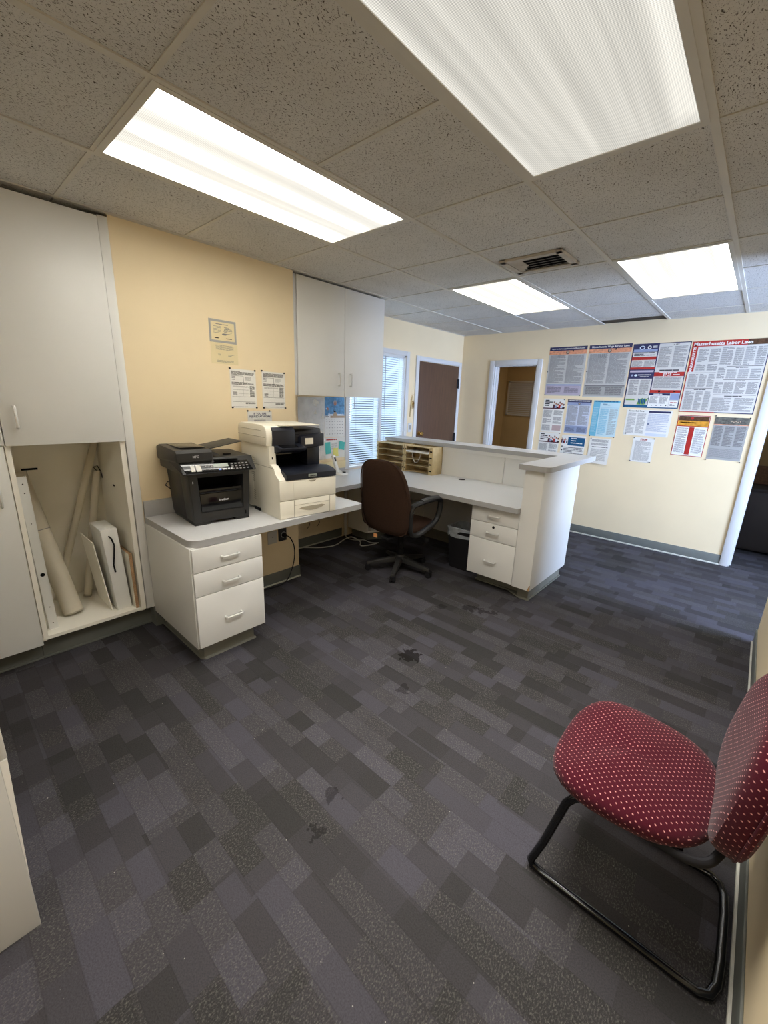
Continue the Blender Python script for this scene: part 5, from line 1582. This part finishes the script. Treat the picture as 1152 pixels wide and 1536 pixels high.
obj('tray_seam', mb, 'cream_d', pt)
gp = [(0.135, 0.058)] + [(0.135 + 0.20 * i / 8, 0.056 - 0.020 * math.sin(PI * i / 8)) for i in range(1, 8)] + [(0.335, 0.058), (0.31, 0.066), (0.16, 0.066)]
obj('tray_handle', MB().prism(gp, 'x', 0.002, 0.0052), 'cream_d', pt)
# navy output tray
op = [(0.006, 0.25), (0.008, 0.285), (-0.03, 0.302), (-0.10, 0.312), (-0.30, 0.295), (-0.42, 0.33), (-0.42, 0.25)]
ot = obj('output_tray', MB().prism(op, 'y', 0.047, Ww, 0.003), 'navy', wp)
bd = obj('badge', MB().box(0.006, 0.0105, 0.205, 0.268, 0.259, 0.279, 0.003), 'lcd', ot)
obj('printed_text', text_mb('xerox', 0.017, (0.0105, 0.2365, 0.269), (0, 1, 0), (0, 0, 1), (1, 0, 0), 'CENTER', 0.001, 0.0005), 'ink_d', bd)
obj('output_bay', MB().box(-0.405, -0.396, 0.045, Ww - 0.005, 0.30, 0.452).box(-0.40, -0.13, 0.0455, 0.05, 0.30, 0.452), 'void', wp)
obj('paper_output', MB().box(-0.36, -0.17, 0.06, 0.19, 0.392, 0.43, 0.002), 'cream_d', wp)
obj('support_post', MB().box(-0.40, -0.18, 0.315, Ww - 0.01, 0.30, 0.455, 0.006), 'navy', wp)
# scanner on top
scp = [(-0.545, 0.454), (-0.135, 0.454), (-0.125, 0.50), (-0.128, 0.545), (-0.15, 0.575), (-0.20, 0.585), (-0.50, 0.582), (-0.535, 0.568), (-0.545, 0.54)]
su = obj('scanner_unit', MB().prism(scp, 'y', -0.012, 0.10, 0.006), 'cream', wp)
obj('scanner_seam', MB().box(-0.54, -0.14, -0.0132, -0.010, 0.505, 0.508).box(-0.50, -0.20, -0.0132, -0.010, 0.545, 0.5475), 'cream_d', su)
obj('scanner_bed', MB().box(-0.545, -0.16, 0.10, Ww + 0.002, 0.454, 0.52, 0.008), 'navy', wp)
obj('feeder_front', MB().prism([(-0.50, 0.45), (-0.118, 0.452), (-0.112, 0.50), (-0.118, 0.55), (-0.14, 0.568), (-0.50, 0.568)], 'y', 0.028, 0.185, 0.004), 'navy', wp)
obj('scanner_lid', MB().box(-0.50, -0.13, 0.08, 0.385, 0.575, 0.583, 0.003), 'cream', wp)
obj('feeder_input', MB().hexa([(-0.45, 0.18, 0.52), (-0.16, 0.18, 0.52), (-0.16, Ww - 0.01, 0.515), (-0.45, Ww - 0.01, 0.515), (-0.45, 0.18, 0.535), (-0.16, 0.18, 0.53), (-0.17, Ww - 0.01, 0.555), (-0.45, Ww - 0.01, 0.56)], 0.004), 'navy', wp)
mb = MB()
mb.hexa([(-0.14, 0.03, 0.40), (-0.06, 0.05, 0.425), (-0.06, 0.235, 0.425), (-0.14, 0.235, 0.40), (-0.14, 0.03, 0.462), (-0.055, 0.05, 0.442), (-0.055, 0.235, 0.442), (-0.14, 0.235, 0.462)], 0.004)
cp2 = obj('control_panel', mb, 'navy', wp)
obj('touch_screen', MB().hexa([(-0.125, 0.06, 0.4585), (-0.065, 0.065, 0.4445), (-0.065, 0.185, 0.4445), (-0.125, 0.185, 0.4585), (-0.125, 0.06, 0.4605), (-0.064, 0.065, 0.4465), (-0.064, 0.185, 0.4465), (-0.125, 0.185, 0.4605)]), 'black_gloss', cp2)
mb = MB()
mb.hexa([(-0.30, 0.235, 0.415), (-0.12, 0.235, 0.425), (-0.12, Ww - 0.012, 0.44), (-0.30, Ww - 0.004, 0.42), (-0.30, 0.235, 0.525), (-0.13, 0.235, 0.505), (-0.12, Ww - 0.012, 0.525), (-0.30, Ww - 0.004, 0.53)], 0.006)
obj('panel_housing', mb, 'navy', wp)
obj('panel_label', MB().box(-0.125, -0.1185, 0.265, 0.325, 0.455, 0.495), 'cream', wp)
obj('base_cable', MB().box(-0.36, -0.28, -0.003, 0.006, 0.0, 0.02, 0.003), 'ink_b', wp)

# ------------------------------------------------------------------ outlet and cords
ol = thing('wall_outlet', 'grey cover plate on the cream wall under the counter', 'outlet', (XL, 1.764, 0.415))
obj('cover_plate', MB().box(XL, XL + 0.006, 1.72, 1.808, 0.362, 0.468, 0.002), 'paper_g', ol)
obj('plate_screw', MB().lathe([(0.004, XL + 0.006), (0.003, XL + 0.0075)], (1.764, 0.415), 10, 'x'), 'ink', ol)
ol = thing('power_plug', 'black outlet box with plug and cord under the counter', 'plug', (XL, 1.857, 0.42))
obj('outlet_box', MB().box(XL, XL + 0.014, 1.820, 1.893, 0.368, 0.472, 0.003), 'black', ol)
obj('plug_body', MB().lathe([(0.02, XL + 0.014), (0.02, XL + 0.03), (0.014, XL + 0.045), (0.006, XL + 0.05)], (1.862, 0.42), 14, 'x'), 'ink_b', ol)
obj('plug_face', MB().lathe([(0.026, XL + 0.0145), (0.026, XL + 0.017)], (1.862, 0.42), 16, 'x'), 'grey_pl', ol)
obj('power_cord', MB().tube(smooth_path([(XL + 0.048, 1.862, 0.42), (XL + 0.065, 1.89, 0.40), (XL + 0.055, 1.935, 0.31), (XL + 0.045, 1.94, 0.19), (XL + 0.05, 1.90, 0.09), (XL + 0.06, 1.84, 0.022), (XL + 0.06, 1.75, 0.007), (XL + 0.05, 1.66, 0.007), (XL + 0.07, 1.52, 0.007), (XL + 0.06, 1.35, 0.007)]), 0.0045, 8), 'ink_b', ol)


cb1 = [(-3.295, 2.47, 0.008), (-3.17, 2.60, 0.008), (-3.12, 2.76, 0.008), (-3.17, 2.94, 0.02), (-3.13, 3.01, 0.04), (-3.02, 3.03, 0.012), (-2.93, 2.95, 0.008), (-2.88, 3.02, 0.008), (-2.86, 3.13, 0.008)]


solo('network_cable', MB().tube(smooth_path(cb1), 0.006, 8), 'cable_w', 'pale cable snaking along the carpet under the corner desk', 'cable', (-3.1, 2.8, 0.0))
cb2 = [(XA + 0.04, 3.02, 0.05), (-3.20, 3.01, 0.012), (-3.12, 3.02, 0.008), (-3.06, 3.07, 0.008), (-2.99, 3.06, 0.03), (-2.92, 3.10, 0.008), (-2.86, 3.16, 0.008)]
solo('network_cable', MB().tube(smooth_path(cb2), 0.005, 8), 'cable_w', 'pale cable looping from the white conduit to the carpet', 'cable', (-3.1, 3.05, 0.0))
for y0_ in (2.53, 2.66):
    dw = [(XA + 0.006, y0_, 0.42), (XA + 0.012, y0_ + 0.02, 0.36), (XA + 0.008, y0_ + 0.005, 0.30), (XA + 0.014, y0_ + 0.03, 0.24), (XA + 0.02, y0_ - 0.01, 0.20)]
    solo('dangling_wire', MB().tube(smooth_path(dw), 0.003, 6), 'ink_d', ('thin dark wire dangling under the desk, the one nearer the printers' if y0_ < 2.6 else 'thin dark wire dangling under the desk, the one nearer the white conduit'), 'wire', (XA + 0.01, y0_, 0.2), 'thin wires under the desk')

# ------------------------------------------------------------------ brown office chair


def pillow_rings(zs, hw, ht, off, n=28, e=2.6):
    rings = []
    for z, w, h, o_ in zip(zs, hw, ht, off):
        ring = []
        for k in range(n):
            a = 2 * PI * k / n
            ca, sa = math.cos(a), math.sin(a)
            ring.append((w * math.copysign(abs(ca) ** (2 / e), ca), o_ + h * math.copysign(abs(sa) ** (2 / e), sa), z))
        rings.append(ring)
    return rings


oc = thing('office_chair', 'brown upholstered swivel chair with black arms at the corner desk', 'chair', (-2.235, 2.768, 0), R(0))
zs = [0.405, 0.42, 0.46, 0.53, 0.62, 0.72, 0.82, 0.90, 0.97, 1.015, 1.04, 1.05]
hw = [0.11, 0.185, 0.240, 0.266, 0.273, 0.268, 0.256, 0.240, 0.212, 0.168, 0.11, 0.045]
ht = [0.02, 0.032, 0.042, 0.05, 0.055, 0.055, 0.052, 0.05, 0.047, 0.042, 0.03, 0.012]
off = [-0.205 - (z - 0.42) * 0.15 + 0.02 * math.sin((z - 0.42) / 0.6 * PI) for z in zs]
bk = obj('backrest', MB().loft(pillow_rings(zs, hw, ht, off)), 'brown', oc)
pp = []
for sgn in (1, -1):
    seq = list(zip(zs, hw, ht, off))
    if sgn < 0:
        seq = seq[::-1]
    for z, w, h, o_ in seq[1:-1]:
        pp.append((sgn * w * 0.985, o_ - h * 0.5, z))
obj('piping', MB().tube(pp, 0.006, 6, True), 'brown', bk)
zs2 = [0.40, 0.41, 0.43, 0.455, 0.475, 0.488, 0.492]
obj('seat', MB().loft(pillow_rings(zs2, [0.19, 0.225, 0.245, 0.248, 0.235, 0.18, 0.08], [0.19, 0.22, 0.238, 0.24, 0.225, 0.17, 0.07], [0.04] * 7, 32, 3.2)), 'brown', oc)
obj('seat_pan', MB().box(-0.14, 0.14, -0.12, 0.17, 0.372, 0.402, 0.01), 'black', oc)
for sgn in (1, -1):
    X_ = 0.288 * sgn
    path = [(X_ * 0.93, -0.20, 0.69), (X_, -0.13, 0.712), (X_ * 1.03, 0.02, 0.722), (X_ * 1.03, 0.12, 0.715), (X_ * 1.02, 0.16, 0.68), (X_, 0.15, 0.58), (X_ * 0.98, 0.11, 0.51), (X_ * 0.95, 0.0, 0.462), (X_ * 0.93, -0.12, 0.432), (X_ * 0.91, -0.19, 0.455), (X_ * 0.91, -0.215, 0.54), (X_ * 0.92, -0.215, 0.63)]
    obj('armrest', MB().tube(smooth_path(path + [path[0]], 4)[:-1], 0.020, 8, True, 1.3), 'black', oc)
    obj('arm_pad', MB().tube(smooth_path([(X_, -0.11, 0.722), (X_ * 1.03, 0.02, 0.732), (X_ * 1.03, 0.11, 0.726)], 5), 0.021, 10, False, 1.35), 'black_soft', oc)
    obj('arm_bracket', MB().hexa([(X_ * 0.5, -0.06, 0.385), (X_ * 0.95, -0.05, 0.44), (X_ * 0.95, 0.06, 0.45), (X_ * 0.5, 0.06, 0.385), (X_ * 0.5, -0.06, 0.40), (X_ * 0.95, -0.05, 0.46), (X_ * 0.95, 0.06, 0.47), (X_ * 0.5, 0.06, 0.40)]), 'black', oc)
obj('gas_column', MB().lathe([(0.045, 0.372), (0.03, 0.35), (0.025, 0.22), (0.033, 0.215), (0.036, 0.09), (0.03, 0.08)], (0, 0), 18), 'ink_b', oc)
obj('tilt_lever', MB().tube([(0.0, 0.05, 0.375), (0.16, 0.06, 0.365), (0.25, 0.06, 0.345)], 0.007, 8).box(0.225, 0.262, 0.045, 0.078, 0.325, 0.355, 0.006), 'black', oc)
obj('paper_tag', MB().box(-0.13, -0.085, -0.228, -0.226, 0.345, 0.38), 'orange', oc, 'small orange paper tag')
obj('back_support', MB().hexa([(-0.05, -0.24, 0.36), (0.05, -0.24, 0.36), (0.05, 0.0, 0.36), (-0.05, 0.0, 0.36), (-0.05, -0.24, 0.375), (0.05, -0.24, 0.375), (0.05, 0.0, 0.375), (-0.05, 0.0, 0.375)]), 'black', oc)
obj('base_hub', MB().lathe([(0.05, 0.105), (0.055, 0.12), (0.045, 0.145), (0.038, 0.16)], (0, 0), 18), 'black_soft', oc)
A0 = R(-58 - 4)
for k in range(5):
    a = A0 + 2 * PI * k / 5
    d = Vector((math.cos(a), math.sin(a), 0))
    s_ = Vector((-math.sin(a), math.cos(a), 0))
    p0, p1 = d * 0.03, d * 0.305
    mb = MB()
    mb.hexa([p0 - s_ * 0.032 + Vector((0, 0, 0.09)), p1 - s_ * 0.018 + Vector((0, 0, 0.058)), p1 + s_ * 0.018 + Vector((0, 0, 0.058)), p0 + s_ * 0.032 + Vector((0, 0, 0.09)),
             p0 - s_ * 0.026 + Vector((0, 0, 0.145)), p1 - s_ * 0.014 + Vector((0, 0, 0.083)), p1 + s_ * 0.014 + Vector((0, 0, 0.083)), p0 + s_ * 0.026 + Vector((0, 0, 0.145))], 0.005)
    lg = obj('leg', mb, 'black_soft', oc)
    mb = MB()
    c = d * 0.295
    for w_ in (-0.014, 0.014):
        cc_ = c + s_ * w_
        ring = []
        for rr, dx in ((0.012, -0.009), (0.026, -0.008), (0.028, 0), (0.026, 0.008), (0.012, 0.009)):
            ring.append([tuple(cc_ + s_ * dx + d * (rr * math.cos(2 * PI * q / 16)) + Vector((0, 0, 0.028 + rr * math.sin(2 * PI * q / 16)))) for q in range(16)])
        mb.loft(ring)
    mb.hexa([c - d * 0.02 - s_ * 0.006 + Vector((0, 0, 0.03)), c + d * 0.02 - s_ * 0.006 + Vector((0, 0, 0.03)), c + d * 0.02 + s_ * 0.006 + Vector((0, 0, 0.03)), c - d * 0.02 + s_ * 0.006 + Vector((0, 0, 0.03)),
             c - d * 0.022 - s_ * 0.022 + Vector((0, 0, 0.062)), c + d * 0.026 - s_ * 0.022 + Vector((0, 0, 0.06)), c + d * 0.026 + s_ * 0.022 + Vector((0, 0, 0.06)), c - d * 0.022 + s_ * 0.022 + Vector((0, 0, 0.062))])
    obj('caster', mb, 'ink_b', oc)

# ------------------------------------------------------------------ red chair (local: front towards -x)
rc = thing('guest_chair', 'maroon dotted guest chair on a black sled frame by the right wall', 'chair', (-0.09, 1.335, 0), R(0))


def seat_rings(zs, sc, top):
    rings = []
    n = 48
    for z, s_, cr in zip(zs, sc, top):
        ring = []
        for k in range(n):
            a = 2 * PI * k / n
            ca, sa = math.cos(a), math.sin(a)
            e = 3.4
            x = 0.198 * math.copysign(abs(ca) ** (2 / e), ca)
            y = 0.252 * math.copysign(abs(sa) ** (2 / e), sa)
            # narrower at the back, bowed front
            y *= 1.0 - 0.14 * max(0, (x + 0.05) / 0.25) ** 1.5
            x -= 0.012 * (1 - (y / 0.25) ** 2) if x < 0 else -0.022 * (1 - (y / 0.25) ** 2)
            ring.append((x * s_, y * s_, z + cr * (1 - 0.6 * (x / 0.2) ** 2) - 0.02 * max(0, (-x - 0.12) / 0.08) ** 2 * s_))
        rings.append(ring)
    return rings


st_ = obj('seat', MB().loft(seat_rings([0.405, 0.412, 0.430, 0.447, 0.458, 0.465, 0.470, 0.474, 0.476, 0.477], [0.90, 0.96, 1.0, 1.0, 0.97, 0.90, 0.75, 0.5, 0.25, 0.08], [0, 0, 0, 0, 0.002, 0.005, 0.008, 0.01, 0.011, 0.012])), 'dots_seat', rc)
obj('seat_pan', MB().box(-0.15, 0.16, -0.20, 0.20, 0.393, 0.407, 0.004), 'ink_b', rc)


def back_rings():
    rings = []
    n = 44
    for xo, s_ in ((0.066, 0.80), (0.064, 0.93), (0.057, 0.985), (0.046, 1.0), (0.030, 1.0), (0.012, 0.99), (-0.004, 0.955), (-0.014, 0.89), (-0.020, 0.76), (-0.023, 0.5), (-0.024, 0.25), (-0.024, 0.06)):
        ring = []
        for k in range(n):
            a = 2 * PI * k / n
            ca, sa = math.cos(a), math.sin(a)
            e = 3.3
            y = 0.240 * math.copysign(abs(ca) ** (2 / e), ca)
            z = 0.215 * math.copysign(abs(sa) ** (2 / e), sa)
            y *= 1.0 - 0.12 * max(0, -z / 0.215) ** 2 - 0.04 * max(0, z / 0.215) ** 2
            ring.append((xo + 0.035 * (y * s_ / 0.225) ** 2 * -0.55, y * s_, z * s_))
        rings.append(ring)
    return rings


bm_ = MB().loft(back_rings())
for v in bm_.bm.verts:
    x, y, z = v.co
    v.co = (x + 0.240 + z * 0.13, y, z + 0.632)
bk_ = obj('backrest', bm_, 'dots_back', rc)
pn = []
for k in range(40):
    a = 2 * PI * k / 40
    ca, sa = math.cos(a), math.sin(a)
    y = 0.240 * math.copysign(abs(ca) ** (2 / 3.3), ca)
    z = 0.215 * math.copysign(abs(sa) ** (2 / 3.3), sa)
    y *= 1.0 - 0.12 * max(0, -z / 0.215) ** 2 - 0.04 * max(0, z / 0.215) ** 2
    pn.append((0.046 + 0.240 + z * 0.13 - 0.0193 * (y / 0.225) ** 2, y * 1.003, z * 1.003 + 0.632))
obj('piping', MB().tube(pn, 0.004, 6, True), 'dots_back', bk_)
ry = 0.195
sled = []
half = [(0.16, 0.402), (0.05, 0.40), (-0.06, 0.398), (-0.085, 0.392), (-0.105, 0.375), (-0.125, 0.34), (-0.168, 0.14), (-0.190, 0.06), (-0.198, 0.035), (-0.192, 0.018), (-0.165, 0.013), (-0.10, 0.0125), (0.10, 0.0125), (0.22, 0.0125), (0.265, 0.0125)]
path = [(x, -ry, z) for x, z in half] + [(0.290, -ry + 0.015, 0.0125), (0.303, -ry + 0.05, 0.0125), (0.307, -0.08, 0.0125), (0.307, 0.08, 0.0125), (0.303, ry - 0.05, 0.0125), (0.290, ry - 0.015, 0.0125)] + [(x, ry, z) for x, z in half[::-1]]
obj('sled_frame', MB().tube(path, 0.0125, 12), 'black_gloss', rc)
up_ = [(-0.04, -0.20, 0.398), (0.10, -0.205, 0.405), (0.17, -0.205, 0.41), (0.205, -0.19, 0.415), (0.225, -0.16, 0.425), (0.245, -0.10, 0.445), (0.25, 0.0, 0.45), (0.245, 0.10, 0.445), (0.225, 0.16, 0.425), (0.205, 0.19, 0.415), (0.17, 0.205, 0.41), (0.10, 0.205, 0.405), (-0.04, 0.20, 0.398)]
obj('seat_rail', MB().tube(smooth_path(up_, 4), 0.013, 10, False, 0.8), 'ink_b', rc)
for s_ in (-1, 1):
    obj('back_bracket', MB().tube([(0.242, s_ * 0.12, 0.435), (0.250, s_ * 0.12, 0.50), (0.262, s_ * 0.12, 0.58)], 0.012, 8, False, 1.6), 'ink_b', rc)

# ------------------------------------------------------------------ near cabinet at lower left
nc = thing('base_cabinet', 'grey white cabinet end at the lower left corner of the picture', 'cabinet', (-1.6, -0.35, 0))
obj('carcass', MB().box(-1.9, -1.278, -0.9, -0.010, 0.0, 0.86, 0.001), 'white', nc)
mb = MB()
mb.hexa([(-1.9, -0.0095, 0.19), (-1.279, -0.0095, 0.19), (-1.279, -0.0085, 0.19), (-1.9, -0.0085, 0.19), (-1.9, -0.0095, 0.588), (-1.279, -0.0095, 0.588), (-1.279, 0.006, 0.588), (-1.9, 0.006, 0.588)])
obj('cabinet_door', mb, 'edge_white', nc)
obj('drawer', MB().box(-1.9, -1.279, -0.0095, 0.007, 0.592, 0.82, 0.001), 'white', nc)
obj('cabinet_top', MB().box(-1.92, -1.26, -0.92, 0.01, 0.86, 0.90, 0.002), 'counter_e', nc)

# ------------------------------------------------------------------ things in the dim rooms
g = thing('return_grille', 'pale louvred grille on the wall of the dim hallway', 'grille', (-3.17, 6.99, 1.33))
gx0, gx1, gz0, gz1 = -3.41, -2.94, 1.33, 1.91
fr = MB()
for q in ((gx0, gx0 + 0.03, gz0, gz1), (gx1 - 0.03, gx1, gz0, gz1), (gx0, gx1, gz0, gz0 + 0.03), (gx0, gx1, gz1 - 0.03, gz1)):
    fr.box(q[0], q[1], 6.978, 6.999, q[2], q[3], 0.003)
obj('grille_frame', fr, 'trimw', g)
for k in range(16):
    z = gz0 + 0.035 + k * (gz1 - gz0 - 0.07) / 16
    obj('grille_slat', MB().hexa([(gx0 + 0.03, 6.980, z), (gx1 - 0.03, 6.980, z), (gx1 - 0.03, 6.983, z), (gx0 + 0.03, 6.983, z), (gx0 + 0.03, 6.994, z + 0.024), (gx1 - 0.03, 6.994, z + 0.024), (gx1 - 0.03, 6.997, z + 0.024), (gx0 + 0.03, 6.997, z + 0.024)]), 'trimw', g)
g = thing('dark_cabinet', 'dark low cabinet in the unlit room beyond the wide doorway', 'cabinet', (0.9, 6.2, 0))
obj('carcass', MB().box(0.0, 1.8, 6.02, 6.5, 0.03, 0.70, 0.004), 'dark_wood_and_shade', g)
obj('cabinet_top', MB().box(-0.02, 1.82, 6.0, 6.5, 0.70, 0.72, 0.003), 'dark_wood_and_shade', g)
obj('back_board', MB().box(-0.02, 1.82, 6.5, 6.53, 0.03, 0.93, 0.003), 'p_brown', g)
for x0 in (0.02, 0.62, 1.22):
    obj('cabinet_door', MB().box(x0, x0 + 0.56, 6.005, 6.02, 0.05, 0.68, 0.003), 'dark_wood_and_shade', g)
lamp('dark_room_fill_light', 0.9, 7.6, 2.38, 0.5, 0.5, 2.5, (1.0, 0.97, 0.92), 180)  # added weak fill lamp, lifts the far wall out of black
struct('trim_5', MB().box(E0, E1, YB + 0.0, YB + 0.12, 0.0, 0.006), 'ink_d', 'dark carpet joint at the wide doorway')
